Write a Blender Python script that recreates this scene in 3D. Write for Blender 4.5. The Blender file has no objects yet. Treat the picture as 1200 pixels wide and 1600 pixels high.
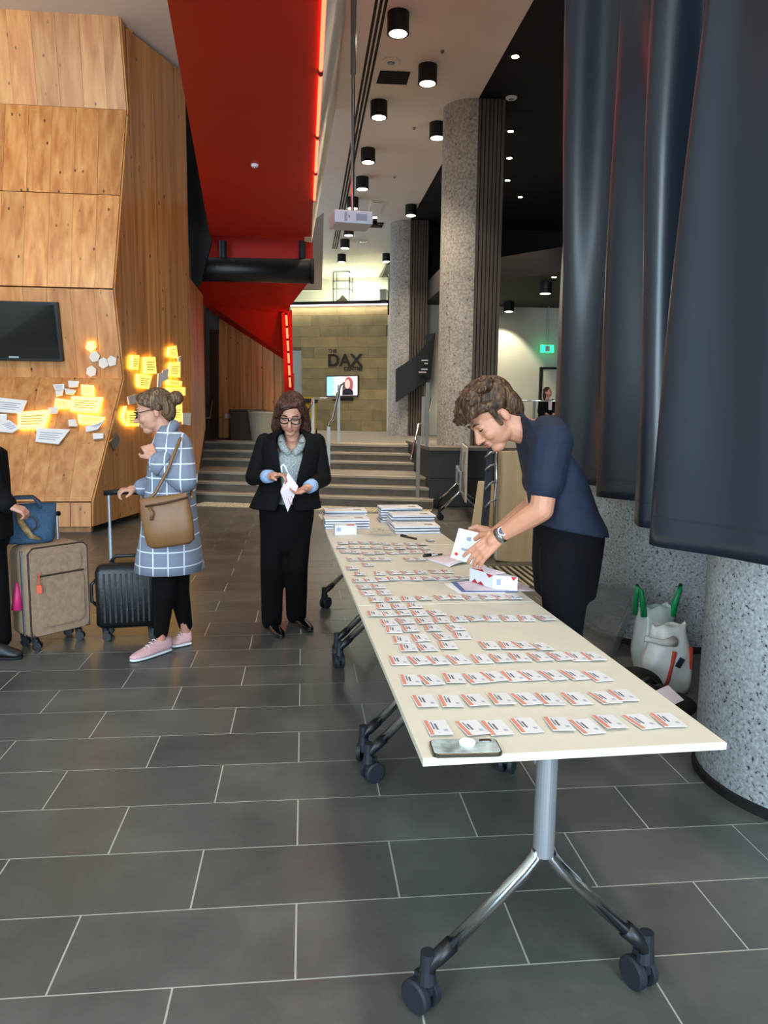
import bpy, bmesh, math, random
from mathutils import Vector, Matrix, Euler, noise
random.seed(7)
PI = math.pi
S = bpy.context.scene
COL = S.collection

# ------------------------------------------------------------------ camera
H = 1.5; FPX = 1195.0
YAW, PITCH, ROLL = map(math.radians, (6.0038, 7.5127, 0.64))
_fw = Vector((math.sin(YAW)*math.cos(PITCH), math.cos(YAW)*math.cos(PITCH), -math.sin(PITCH)))
_rt = Vector((math.cos(YAW), -math.sin(YAW), 0)); _up = _rt.cross(_fw)
_r2 = math.cos(ROLL)*_rt + math.sin(ROLL)*_up
_u2 = -math.sin(ROLL)*_rt + math.cos(ROLL)*_up
CAM = Vector((0, 0, H))
cd = bpy.data.cameras.new('camera'); cam = bpy.data.objects.new('camera', cd); COL.objects.link(cam)
cd.sensor_fit = 'VERTICAL'; cd.sensor_height = 36; cd.lens = 36*FPX/1600; cd.clip_end = 200; cd.clip_start = .05
cam.matrix_world = Matrix(((_r2.x, _u2.x, -_fw.x, 0), (_r2.y, _u2.y, -_fw.y, 0), (_r2.z, _u2.z, -_fw.z, H), (0, 0, 0, 1)))
S.camera = cam
def ray(px, py): return _fw + (px-600)/FPX*_r2 - (py-800)/FPX*_u2
def pZ(px, py, z): d = ray(px, py); return CAM + d*((z-H)/d.z)
def pY(px, py, y): d = ray(px, py); return CAM + d*(y/d.y)
def pX(px, py, x): d = ray(px, py); return CAM + d*(x/d.x)
def pPl(px, py, p0, n): d = ray(px, py); return CAM + d*((Vector(p0)-CAM).dot(n)/d.dot(n))

# ------------------------------------------------------------------ world, exposure, daylight
S.view_settings.view_transform = 'Standard'; S.view_settings.look = 'None'
S.view_settings.gamma = 1; S.view_settings.exposure = 0.35; S.view_settings.use_curve_mapping = False
W = bpy.data.worlds.new('world'); S.world = W; W.use_nodes = True
bg = W.node_tree.nodes['Background']; bg.inputs[0].default_value = (.62, .80, 1.0, 1); bg.inputs[1].default_value = 1.0

def light(kind, name, loc, energy, color=(1, 1, 1), target=None, **k):
    l = bpy.data.lights.new(name, kind); o = bpy.data.objects.new(name, l); COL.objects.link(o)
    o.location = loc; l.energy = energy; l.color = color
    for a, b in k.items(): setattr(l, a, b)
    if target is not None: o.rotation_euler = (Vector(target)-Vector(loc)).to_track_quat('-Z', 'Y').to_euler()
    return o
WARM = (1.0, .84, .64)

# ------------------------------------------------------------------ materials
def lin(h):
    h = h.lstrip('#'); c = [int(h[i:i+2], 16)/255 for i in (0, 2, 4)]
    return tuple((x/12.92 if x <= .04045 else ((x+.055)/1.055)**2.4) for x in c)+(1,)
MATS = {}
def mat(name, col, rough=.6, metal=0, emit=None, es=0, noise_s=None, noise_a=.12, bump=0, bump_s=None, coat=0, trans=0, alpha=1, ior=1.45, spec=.5, sheen=0, stretch=(1, 1, 1), sss=0):
    if name in MATS: return MATS[name]
    m = bpy.data.materials.new(name); m.use_nodes = True; MATS[name] = m
    nt = m.node_tree; b = nt.nodes['Principled BSDF']
    c = lin(col) if isinstance(col, str) else tuple(col)+(1,)
    b.inputs['Base Color'].default_value = c; b.inputs['Roughness'].default_value = rough; b.inputs['Metallic'].default_value = metal
    b.inputs['Coat Weight'].default_value = coat; b.inputs['Transmission Weight'].default_value = trans; b.inputs['Alpha'].default_value = alpha
    b.inputs['IOR'].default_value = ior; b.inputs['Specular IOR Level'].default_value = spec; b.inputs['Sheen Weight'].default_value = sheen
    if sss: b.inputs['Subsurface Weight'].default_value = sss; b.inputs['Subsurface Radius'].default_value = (.02, .008, .004)
    if emit: b.inputs['Emission Color'].default_value = lin(emit); b.inputs['Emission Strength'].default_value = es
    if noise_s or bump:
        tc = nt.nodes.new('ShaderNodeTexCoord'); mp = nt.nodes.new('ShaderNodeMapping'); mp.inputs['Scale'].default_value = stretch
        nt.links.new(tc.outputs['Object'], mp.inputs['Vector'])
    if noise_s:
        n = nt.nodes.new('ShaderNodeTexNoise'); n.inputs['Scale'].default_value = noise_s; n.inputs['Detail'].default_value = 6
        nt.links.new(mp.outputs[0], n.inputs['Vector'])
        mr = nt.nodes.new('ShaderNodeMapRange'); mr.inputs[1].default_value = .3; mr.inputs[2].default_value = .7
        mr.inputs[3].default_value = 1-noise_a; mr.inputs[4].default_value = 1+noise_a; nt.links.new(n.outputs[0], mr.inputs[0])
        hv = nt.nodes.new('ShaderNodeHueSaturation'); hv.inputs['Color'].default_value = c; nt.links.new(mr.outputs[0], hv.inputs['Value'])
        nt.links.new(hv.outputs[0], b.inputs['Base Color'])
    if bump:
        n2 = nt.nodes.new('ShaderNodeTexNoise'); n2.inputs['Scale'].default_value = bump_s or 60; n2.inputs['Detail'].default_value = 4
        nt.links.new(mp.outputs[0], n2.inputs['Vector'])
        bp = nt.nodes.new('ShaderNodeBump'); bp.inputs['Strength'].default_value = bump; bp.inputs['Distance'].default_value = .01
        nt.links.new(n2.outputs[0], bp.inputs['Height']); nt.links.new(bp.outputs[0], b.inputs['Normal'])
    return m
def ramp(nt, fac, stops):
    r = nt.nodes.new('ShaderNodeValToRGB'); e = r.color_ramp.elements
    while len(e) < len(stops): e.new(.5)
    for el, (p, c) in zip(e, stops): el.position = p; el.color = lin(c) if isinstance(c, str) else c
    nt.links.new(fac, r.inputs[0]); return r.outputs[0]
def wood_mat(name, cols, dark, rough=.38, axis='Z', knots=True):
    m = bpy.data.materials.new(name); m.use_nodes = True; nt = m.node_tree; b = nt.nodes['Principled BSDF']
    N = nt.nodes.new; L = nt.links.new
    tc = N('ShaderNodeTexCoord'); oi = N('ShaderNodeObjectInfo')
    ad = N('ShaderNodeVectorMath'); ad.operation = 'ADD'; cx = N('ShaderNodeCombineXYZ')
    mu = N('ShaderNodeMath'); mu.operation = 'MULTIPLY'; mu.inputs[1].default_value = 37.0; L(oi.outputs['Random'], mu.inputs[0])
    for k in range(3): L(mu.outputs[0], cx.inputs[k])
    L(tc.outputs['Object'], ad.inputs[0]); L(cx.outputs[0], ad.inputs[1])
    mp = N('ShaderNodeMapping'); mp.inputs['Scale'].default_value = {'Z': (9, 9, .4), 'X': (.4, 9, 9), 'Y': (7, .5, 7)}[axis]; L(ad.outputs[0], mp.inputs[0])
    n = N('ShaderNodeTexNoise'); n.inputs['Scale'].default_value = 1.3; n.inputs['Detail'].default_value = 8; n.inputs['Distortion'].default_value = .35; L(mp.outputs[0], n.inputs[0])
    c1 = ramp(nt, n.outputs[0], [(.3, cols[0]), (.5, cols[1]), (.72, cols[2])])
    mr = N('ShaderNodeMapRange'); mr.inputs[3].default_value = .82; mr.inputs[4].default_value = 1.12; L(oi.outputs['Random'], mr.inputs[0])
    hs = N('ShaderNodeHueSaturation'); L(c1, hs.inputs['Color']); L(mr.outputs[0], hs.inputs['Value'])
    out = hs.outputs[0]
    if knots:
        mp2 = N('ShaderNodeMapping'); mp2.inputs['Scale'].default_value = {'Z': (5, 5, 2.6), 'X': (2.6, 5, 5), 'Y': (5, 2.6, 5)}[axis]; L(ad.outputs[0], mp2.inputs[0])
        v = N('ShaderNodeTexVoronoi'); v.inputs['Scale'].default_value = 1.5; L(mp2.outputs[0], v.inputs['Vector'])
        k = ramp(nt, v.outputs['Distance'], [(.05, (1, 1, 1, 1)), (.13, (0, 0, 0, 1))])
        mx = N('ShaderNodeMix'); mx.data_type = 'RGBA'; L(k, mx.inputs[0]); L(out, mx.inputs[6]); mx.inputs[7].default_value = lin(dark)
        out = mx.outputs[2]
    L(out, b.inputs['Base Color']); b.inputs['Roughness'].default_value = rough
    MATS[name] = m; return m
def speckle_mat(name, base, dark, light, scale, rough=.55, dens=.5, bump=.15):
    m = bpy.data.materials.new(name); m.use_nodes = True; nt = m.node_tree; b = nt.nodes['Principled BSDF']
    N = nt.nodes.new; L = nt.links.new
    tc = N('ShaderNodeTexCoord')
    n = N('ShaderNodeTexNoise'); n.inputs['Scale'].default_value = scale; n.inputs['Detail'].default_value = 3; n.inputs['Roughness'].default_value = .6; L(tc.outputs['Object'], n.inputs[0])
    c = ramp(nt, n.outputs[0], [(dens-.13, dark), (dens-.07, base), (dens+.04, base), (dens+.12, light)])
    n2 = N('ShaderNodeTexNoise'); n2.inputs['Scale'].default_value = 1.7; n2.inputs['Detail'].default_value = 5; L(tc.outputs['Object'], n2.inputs[0])
    mr = N('ShaderNodeMapRange'); mr.inputs[1].default_value = .3; mr.inputs[2].default_value = .7; mr.inputs[3].default_value = .86; mr.inputs[4].default_value = 1.1; L(n2.outputs[0], mr.inputs[0])
    hs = N('ShaderNodeHueSaturation'); L(c, hs.inputs['Color']); L(mr.outputs[0], hs.inputs['Value']); L(hs.outputs[0], b.inputs['Base Color'])
    b.inputs['Roughness'].default_value = rough
    bp = N('ShaderNodeBump'); bp.inputs['Strength'].default_value = bump; bp.inputs['Distance'].default_value = .01; L(n.outputs[0], bp.inputs['Height']); L(bp.outputs[0], b.inputs['Normal'])
    MATS[name] = m; return m
def tile_mat():
    m = bpy.data.materials.new('slate_tile'); m.use_nodes = True; nt = m.node_tree; b = nt.nodes['Principled BSDF']
    N = nt.nodes.new; L = nt.links.new
    tc = N('ShaderNodeTexCoord'); oi = N('ShaderNodeObjectInfo')
    gm = N('ShaderNodeNewGeometry')
    n = N('ShaderNodeTexNoise'); n.inputs['Scale'].default_value = 2.2; n.inputs['Detail'].default_value = 7; n.inputs['Roughness'].default_value = .65; L(gm.outputs['Position'], n.inputs[0])
    c = ramp(nt, n.outputs[0], [(.3, '#444542'), (.55, '#53534f'), (.75, '#605f5a')])
    mr = N('ShaderNodeMapRange'); mr.inputs[3].default_value = .86; mr.inputs[4].default_value = 1.12; L(oi.outputs['Random'], mr.inputs[0])
    hs = N('ShaderNodeHueSaturation'); L(c, hs.inputs['Color']); L(mr.outputs[0], hs.inputs['Value']); L(hs.outputs[0], b.inputs['Base Color'])
    r = N('ShaderNodeMapRange'); r.inputs[3].default_value = .24; r.inputs[4].default_value = .42; L(n.outputs[0], r.inputs[0]); L(r.outputs[0], b.inputs['Roughness'])
    n3 = N('ShaderNodeTexNoise'); n3.inputs['Scale'].default_value = 45; n3.inputs['Detail'].default_value = 4; L(gm.outputs['Position'], n3.inputs[0])
    bp = N('ShaderNodeBump'); bp.inputs['Strength'].default_value = .06; bp.inputs['Distance'].default_value = .01; L(n3.outputs[0], bp.inputs['Height']); L(bp.outputs[0], b.inputs['Normal'])
    MATS['slate_tile'] = m
    f = m.copy(); f.name = 'slate_tile_field'; nt = f.node_tree; b = nt.nodes['Principled BSDF']; N = nt.nodes.new; L = nt.links.new
    gm = N('ShaderNodeNewGeometry'); mp = N('ShaderNodeMapping'); mp.inputs['Location'].default_value = (.027, -1.865+.3183*20, 0); L(gm.outputs['Position'], mp.inputs[0])
    br = N('ShaderNodeTexBrick'); br.inputs['Scale'].default_value = 1; br.inputs['Brick Width'].default_value = .638; br.inputs['Row Height'].default_value = .3183; br.inputs['Mortar Size'].default_value = .003
    L(mp.outputs[0], br.inputs['Vector'])
    old = b.inputs['Base Color'].links[0].from_socket
    mx = N('ShaderNodeMix'); mx.data_type = 'RGBA'; L(br.outputs['Fac'], mx.inputs[0]); L(old, mx.inputs[6]); mx.inputs[7].default_value = lin('#8f8d84'); L(mx.outputs[2], b.inputs['Base Color'])
    MATS['slate_tile_field'] = f
tile_mat()
wood_mat('wood_panel', ('#ab6a36', '#c6884e', '#d6a166'), '#4a230f')
wood_mat('wood_dark', ('#5f3817', '#7d4d24', '#93602f'), '#3a1d0c')
wood_mat('table_wood', ('#c9a877', '#d4b688', '#dcc299'), '#b08c5c', knots=False)
speckle_mat('granite', '#cacbcc', '#45484b', '#e7e8e9', 70, .5, .47)
speckle_mat('pillar_stone', '#a09a90', '#5a544c', '#b9b4aa', 26, .8, .44, .3)
speckle_mat('pillar_far', '#978c7c', '#6d6354', '#a89d8c', 14, .85, .42, .3)
def M(n): return MATS[n]
mat('grout', '#a5a298', .9)
mat('black_matte', '#0c0b0b', .7); mat('black_gloss', '#08080a', .12, coat=.5); mat('black_plastic', '#141518', .42)
mat('caster_rubber', '#1d2128', .55)
mat('ceiling_white', '#f0e6da', .9, noise_s=.8, noise_a=.03); mat('slope_white', '#f0e6da', .9)
mat('ceiling_dark', '#1b1512', .85); mat('soffit_dark', '#2e2824', .8)
mat('red_paint', '#bd2212', .5, spec=.25, noise_s=1.5, noise_a=.05); mat('red_dark', '#74170d', .5)
mat('neon_red', '#ff2a1a', .4, emit='#ff3420', es=12.0); mat('neon_core', '#ffb09a', .4, emit='#ff4a30', es=26.0)
mat('chrome', '#c9ccd0', .12, 1); mat('steel', '#9aa0a6', .3, 1); mat('alu_grey', '#9a9c9e', .38, .6)
mat('laminate', '#ccc4b2', .42, noise_s=3, noise_a=.012); mat('laminate_edge', '#ccc4b2', .5)
mat('paper', '#e4e3e4', .75); mat('paper_pink', '#d9c8ce', .7); mat('paper_blue', '#5d6c9c', .6); mat('orange_print', '#cc7556', .6); mat('ink', '#3a3f55', .7); mat('ink_grey', '#9ba0b4', .7); mat('ink_black', '#191a1f', .6)
mat('clear_plastic', '#eef2f4', .08, trans=.95, alpha=.35, ior=1.3); mat('bin_plastic', '#b9c2c8', .22, trans=.85, alpha=.55, ior=1.2)
mat('glass', '#cfe4dd', .03, trans=1, alpha=.25, ior=1.1)
mat('concrete', '#6d675d', .75, noise_s=4, noise_a=.14, bump=.05, bump_s=40); mat('riser_stone', '#6d675d', .75, noise_s=5, noise_a=.2); mat('nosing', '#a39b8b', .7); mat('tactile', '#a99f84', .7)
mat('slate_dark', '#35383d', .6, noise_s=3, noise_a=.15); mat('sign_black', '#25262a', .5); mat('grey_wall', '#5a5853', .8, noise_s=2, noise_a=.1)
mat('pale_wall', '#d0cebe', .85); mat('white_wall', '#d9d5c2', .8); mat('sandstone', '#a08d63', .85, noise_s=2.5, noise_a=.16, stretch=(1, 1, 2)); mat('joint', '#94835a', .9); mat('sandstone_b', '#ab9668', .85, noise_s=2.5, noise_a=.16); mat('sandstone_c', '#92825c', .85, noise_s=2.5, noise_a=.2)
mat('letter_dark', '#241a10', .5); mat('lamp_black', '#100f0f', .5); mat('lamp_glow', '#fff4dd', .5, emit='#fff0d8', es=14); mat('spot_glow', '#fff0d0', .5, emit='#ffd9a0', es=40)
mat('yellow_glow', '#ffd34a', .5, emit='#ffb91e', es=3.2); mat('halo_glow', '#fff0a8', .5, emit='#ffd23c', es=6); mat('exit_green', '#2fd08a', .5, emit='#20c878', es=3)
mat('yellow_bin', '#c9a91c', .5); mat('beige_bin', '#a59a86', .6); mat('brown_box', '#3b2414', .6)

# ------------------------------------------------------------------ mesh builder
def frame(d):
    d = Vector(d).normalized(); a = Vector((0, 0, 1)) if abs(d.z) < .95 else Vector((1, 0, 0))
    x = d.cross(a).normalized(); return x, x.cross(d).normalized(), d
class MB:
    def __init__(s): s.v = []; s.f = []
    def add(s, vs, fs):
        o = len(s.v); s.v += [Vector(q) for q in vs]; s.f += [tuple(i+o for i in f) for f in fs]; return s
    def box(s, c, sz, rot=None, taper=1):
        c = Vector(c); x, y, z = [k/2 for k in sz]
        P = [(-x, -y, -z), (x, -y, -z), (x, y, -z), (-x, y, -z), (-x*taper, -y*taper, z), (x*taper, -y*taper, z), (x*taper, y*taper, z), (-x*taper, y*taper, z)]
        R = (Euler(rot).to_matrix() if rot is not None and not isinstance(rot, Matrix) else rot) or Matrix.Identity(3)
        return s.add([c+R @ Vector(q) for q in P], [(3, 2, 1, 0), (4, 5, 6, 7), (0, 1, 5, 4), (1, 2, 6, 5), (2, 3, 7, 6), (3, 0, 4, 7)])
    def mm(s, a, b): return s.box([(a[i]+b[i])/2 for i in range(3)], [abs(b[i]-a[i]) for i in range(3)])
    def loft(s, rings, cap=True):
        n = len(rings[0]); o = len(s.v)
        for r in rings: s.v += [Vector(q) for q in r]
        for i in range(len(rings)-1):
            for j in range(n):
                a = o+i*n+j; b = o+i*n+(j+1) % n; s.f.append((a, b, b+n, a+n))
        if cap:
            s.f.append(tuple(o+j for j in reversed(range(n)))); k = o+(len(rings)-1)*n; s.f.append(tuple(k+j for j in range(n)))
        return s
    def tube(s, pts, r, n=10, cap=True):
        pts = [Vector(q) for q in pts]; R = r if isinstance(r, (list, tuple)) else [r]*len(pts)
        t = (pts[1]-pts[0]).normalized(); x, y, _ = frame(t); rings = []
        for i, q in enumerate(pts):
            d = (pts[min(i+1, len(pts)-1)]-pts[max(i-1, 0)]).normalized()
            x = (x-d*x.dot(d)).normalized(); y = d.cross(x)
            rings.append([q+(x*math.cos(2*PI*k/n)+y*math.sin(2*PI*k/n))*R[i] for k in range(n)])
        return s.loft(rings, cap)
    def cyl(s, a, b, r, r2=None, n=20): return s.tube([a, b], [r, r if r2 is None else r2], n)
    def cap(s, a, ra, b, rb, n=12, m=4):   # tapered capsule
        a = Vector(a); b = Vector(b); d = (b-a); L = d.length; d = d/L if L > 1e-6 else Vector((0, 0, 1)); P = []; R = []
        for i in range(m): t = PI/2*(1-(i+.15)/m); P.append(a-d*ra*math.sin(t)); R.append(max(ra*math.cos(t), .0006))
        P += [a, b]; R += [ra, rb]
        for i in range(m-1, -1, -1): t = PI/2*(1-(i+.15)/m); P.append(b+d*rb*math.sin(t)); R.append(max(rb*math.cos(t), .0006))
        return s.tube(P, R, n)
    def chain(s, pts, rad, n=12):
        for i in range(len(pts)-1): s.cap(pts[i], rad[i], pts[i+1], rad[i+1], n)
        return s
    def ell(s, c, r, R=None, n=20, m=12):
        c = Vector(c); R = R or Matrix.Identity(3); rings = []
        for i in range(m+1):
            t = PI*(i+.05)/(m+.1); rings.append([c+R @ Vector((r[0]*math.sin(t)*math.cos(2*PI*k/n), r[1]*math.sin(t)*math.sin(2*PI*k/n), -r[2]*math.cos(t))) for k in range(n)])
        return s.loft(rings)
    def rings(s, spec, n=28, cap=True):
        """spec: list of (centre, xaxis vec, yaxis vec [,squareness])"""
        rr = []
        for q in spec:
            c, ax, ay = Vector(q[0]), Vector(q[1]), Vector(q[2]); e = q[3] if len(q) > 3 else 1.0
            r = []
            for k in range(n):
                a = 2*PI*k/n; ca, sa = math.cos(a), math.sin(a)
                r.append(c+ax*(math.copysign(abs(ca)**e, ca))+ay*(math.copysign(abs(sa)**e, sa)))
            rr.append(r)
        return s.loft(rr, cap)
    def lathe(s, prof, c=(0, 0, 0), n=24):
        c = Vector(c); return s.loft([[c+Vector((max(r, .0005)*math.cos(2*PI*k/n), max(r, .0005)*math.sin(2*PI*k/n), z)) for k in range(n)] for r, z in prof])
    def poly(s, pts, ext):
        pts = [Vector(q) for q in pts]; e = Vector(ext); n = len(pts)
        nn = Vector((0, 0, 0))
        for i in range(n): nn += pts[i].cross(pts[(i+1) % n])
        if nn.dot(e) < 0: pts = pts[::-1]
        return s.loft([pts, [q+e for q in pts]])
    def quad(s, a, b, c, d): return s.add([a, b, c, d], [(0, 1, 2, 3)])
    def grid(s, fn, nu, nv):
        o = len(s.v)
        for i in range(nu+1):
            for j in range(nv+1): s.v.append(Vector(fn(i/nu, j/nv)))
        for i in range(nu):
            for j in range(nv):
                a = o+i*(nv+1)+j; s.f.append((a, a+nv+1, a+nv+2, a+1))
        return s
    def xf(s, mtx): s.v = [mtx @ q for q in s.v]; return s
    def build(s, name, m, parent=None, smooth=False, bevel=0, world=True, solid=0, voxel=0, sm=6, sub=0):
        off = Vector(parent_loc(parent)) if (parent is not None and world) else Vector((0, 0, 0))
        me = bpy.data.meshes.new(name); me.from_pydata([q-off for q in s.v], [], s.f); me.validate()
        bm = bmesh.new(); bm.from_mesh(me)
        if not solid and not getattr(s, 'open', False): bmesh.ops.recalc_face_normals(bm, faces=bm.faces)
        bm.to_mesh(me); bm.free()
        me.materials.append(M(m) if isinstance(m, str) else m)
        if smooth or voxel: me.polygons.foreach_set('use_smooth', [True]*len(me.polygons))
        o = bpy.data.objects.new(name, me); COL.objects.link(o)
        if parent is not None: o.parent = parent
        if voxel:
            r = o.modifiers.new('r', 'REMESH'); r.mode = 'VOXEL'; r.voxel_size = voxel; r.use_smooth_shade = True
            if sm: q = o.modifiers.new('s', 'SMOOTH'); q.iterations = sm; q.factor = .5
        if solid: q = o.modifiers.new('t', 'SOLIDIFY'); q.thickness = solid; q.offset = 0
        if bevel: q = o.modifiers.new('b', 'BEVEL'); q.width = bevel; q.segments = 2; q.limit_method = 'ANGLE'
        if sub: q = o.modifiers.new('u', 'SUBSURF'); q.levels = sub; q.render_levels = sub
        return o
def parent_loc(o):
    L = Vector((0, 0, 0))
    while o is not None: L += o.location; o = o.parent
    return L
def tag(o, label=None, cat=None, group=None, kind=None):
    if label: o['label'] = label
    if cat: o['category'] = cat
    if group: o['group'] = group
    if kind: o['kind'] = kind
    return o
def thing(name, label, cat, loc=(0, 0, 0), rotz=0, group=None):
    o = bpy.data.objects.new(name, None); COL.objects.link(o); o.location = loc; o.rotation_euler = (0, 0, rotz); o.empty_display_size = .1
    return tag(o, label, cat, group)
def dup(root, loc=None, rot=None, label=None, parent=None):
    r = root.copy(); COL.objects.link(r)
    if loc is not None: r.location = loc
    if rot is not None: r.rotation_euler = rot
    if label: r['label'] = label
    if parent is not None: r.parent = parent
    for c in list(root.children):
        k = c.copy(); COL.objects.link(k); k.parent = r
        for g in list(c.children): q = g.copy(); COL.objects.link(q); q.parent = k
    return r
def struct(name, mb, m, label=None, **k):
    o = mb.build(name, m, **k); o['kind'] = 'structure'
    if label: o['label'] = label
    return o
def text_mesh(name, body, size, m, parent, origin, xdir, up, depth=.01, align='LEFT', bold=0):
    cu = bpy.data.curves.new(name, 'FONT'); cu.body = body; cu.size = size; cu.extrude = depth; cu.align_x = align; cu.offset = bold
    tmp = bpy.data.objects.new('tmp', cu); COL.objects.link(tmp)
    dg = bpy.context.evaluated_depsgraph_get(); dg.update(); me = bpy.data.meshes.new_from_object(tmp.evaluated_get(dg))
    bpy.data.objects.remove(tmp); bpy.data.curves.remove(cu)
    x = Vector(xdir).normalized(); u = Vector(up).normalized(); n = x.cross(u)
    R = Matrix(((x.x, u.x, n.x), (x.y, u.y, n.y), (x.z, u.z, n.z))).to_4x4(); R.translation = Vector(origin)-parent_loc(parent)
    me.transform(R); me.materials.clear(); me.materials.append(M(m)); me.name = name
    o = bpy.data.objects.new(name, me); COL.objects.link(o); o.parent = parent
    return o

# ================================================================== STRUCTURE
ZC = 6.35; XE = 2.72; ZU = .86
# ---- floor: slate tiles 638 x 318 mm in half bond
TW, TH = .638, .3183
fl = MB().mm((-9, -5, -.25), (9, 7.9, -.0012)).build('floor', 'grout'); fl['kind'] = 'structure'; fl['label'] = 'grey slate tiled floor with pale grout lines'
tm = MB().mm((-TW/2+.003, -TH/2+.003, -.012), (TW/2-.003, TH/2-.003, 0)).build('tile', 'slate_tile', fl)
first = True
for k in range(-2, 19):
    yc = 1.865+TH*(k+.5); off = 0 if k % 2 == 0 else TW/2
    xl = -.62*yc-.5; xr = .62*yc+.5
    for j in range(-14, 14):
        xc = -.027+off+TW*(j+.5)
        if xc+TW/2 < max(xl, -4.6) or xc-TW/2 > min(xr, 3.3): continue
        if first: tm.location = (xc, yc, 0); first = False
        else:
            t = tm.copy(); COL.objects.link(t); t.location = (xc, yc, 0)
fy = 1.865+TH*19
ff = MB().mm((-9, fy, -.2), (9, 13.2, 0)).build('far_tile_field', 'slate_tile_field', fl)
struct('floor_apron', MB().mm((-9, -5, -.012), (9, 1.865-2*TH, 0)), 'slate_tile_field')

# ---- stairs and upper floor (turned 16 degrees against the tiles)
SA = math.radians(-16); su = Vector((math.cos(SA), math.sin(SA), 0)); sn = Vector((-math.sin(SA), math.cos(SA), 0)); SO = Vector((.13, 12.12, 0))
def st(u, n, z): return SO+su*u+sn*n+Vector((0, 0, z))
stairs = thing('stairs', 'wide stone stairs of six steps with a landing halfway', 'stairs', SO); stairs['kind'] = 'structure'; del stairs['category']
RZ = ZU/6; fr = [.08, .42, .76, 2.05, 2.42, 2.79, 4.2]
UL, UR = -1.86, 1.92
def uLn(n): return (-2.4-.276*n)/.961
for i in range(6):
    m_ = MB(); z0 = RZ*i; z1 = RZ*(i+1)
    UL = uLn(fr[i]); m_.poly([st(UL, fr[i], z0), st(UR, fr[i], z0), st(UR, fr[i], z1-.03), st(UL, fr[i], z1-.03)], sn*(3.2))
    m_.build('riser', 'riser_stone', stairs)
    m_ = MB().poly([st(UL, fr[i]-.02, z1-.03), st(UR, fr[i]-.02, z1-.03), st(UR, fr[i]-.02, z1), st(UL, fr[i]-.02, z1)], sn*(fr[i+1]-fr[i]+.04))
    m_.build('tread', 'concrete', stairs)
    m_ = MB().poly([st(UL, fr[i]-.022, z1-.035), st(UR, fr[i]-.022, z1-.035), st(UR, fr[i]-.022, z1+.003), st(UL, fr[i]-.022, z1+.003)], sn*.06)
    m_.build('nosing_strip', 'nosing', stairs)
# tactile strips: rows of raised studs on a plate
def tactile(n0, n1, z, u0, u1, name):
    t = thing(name, None, None, st(0, n0, z)); t['kind'] = 'structure'
    MB().poly([st(u0, n0, z+.001), st(u1, n0, z+.001), st(u1, n1, z+.001), st(u0, n1, z+.001)], (0, 0, .006)).build('plate', 'tactile', t)
    sb = MB(); nu = int((u1-u0)/.055); nn = max(1, int((n1-n0)/.06))
    for i in range(nu):
        for j in range(nn):
            c = st(u0+(i+.5)*(u1-u0)/nu, n0+(j+.5)*(n1-n0)/nn, z+.007); sb.cyl(c, c+Vector((0, 0, .008)), .017, .012, 6)
    o = sb.build('studs', 'nosing', t); o['kind'] = 'stuff'
tactile(-.55, -.05, 0, -1.8, UR, 'trim_1'); tactile(2.95, 3.25, ZU, -2.8, UR, 'trim_2')
m_ = MB().poly([st(-3.4, 2.8, ZU-.15), st(2.4, 2.8, ZU-.15), st(2.4+8, 2.8+2.5, ZU-.15), (14, 30, ZU-.15), (-6, 32, ZU-.15)], (0, 0, .149))
struct('floor_upper', m_, 'concrete', 'pale stone floor at the top of the stairs')

# plinth wall right of the stairs, dark slate cladding panels with a stone coping
pl = MB().mm((1.98, 11.86, 0), (9, 14.6, .9)).build('wall_plinth', 'slate_dark'); pl['kind'] = 'structure'
for i in range(12):
    for j in range(2):
        x0 = 1.96+i*.56; MB().mm((x0+.004, 11.82, .02+j*.44+.004), (x0+.556, 11.87, .02+j*.44+.436)).build('panel', 'slate_dark', pl)
MB().mm((1.94, 11.80, .9), (9, 14.6, .95)).build('coping', 'concrete', pl)

# ---- ceilings
struct('ceiling', MB().mm((-7, -5, ZC), (XE, 31, ZC+.2)), 'ceiling_white', 'pale ceiling above the hall')
struct('ceiling_dark', MB().mm((XE, -5, ZC+.02), (14, 31, ZC+.25)), 'ceiling_dark', 'black ceiling beside the pale one')
# three slot lines
for i in range(3):
    x = pZ(578+7*i, 60, ZC).x
    struct('trim_%d' % (3+i), MB().mm((x-.018, 6, ZC-.006), (x+.018, 24, ZC+.01)), 'black_matte')
# ---- red bulkhead with sloped white upstand
ZR = 4.25; rx = .125
red = MB().poly([(-.62, 2.0, ZR), (rx, 2.0, ZR), (rx, 12.75, ZR), (-1.49, 12.95, ZR)], (0, 0, .35)).build('ceiling_red_bulkhead', 'red_paint'); red['kind'] = 'structure'; red['label'] = 'red painted underside of the overhead walkway'
struct('wall_upstand', MB().poly([(rx+.01, 2.0, ZR), (.52, 2.0, ZC), (.52, 13.2, ZC), (rx+.01, 13.2, ZR)], (-.12, 0, .02)), 'slope_white')
# dark red recess and black frame at the far end of the walkway
struct('wall_recess', MB().poly([pY(318, 362, 13.75), pY(489, 366, 13.75), pY(489, 414, 13.75), pY(318, 412, 13.75)], (0, .1, 0)), 'red_paint')
struct('wall_black_return', MB().poly([pY(286, 110, 12.98), pY(330, 110, 12.98), pY(330, 380, 12.98), pY(300, 484, 12.98), pY(293, 440, 12.98)], (0, .1, 0)), 'black_matte')
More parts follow.
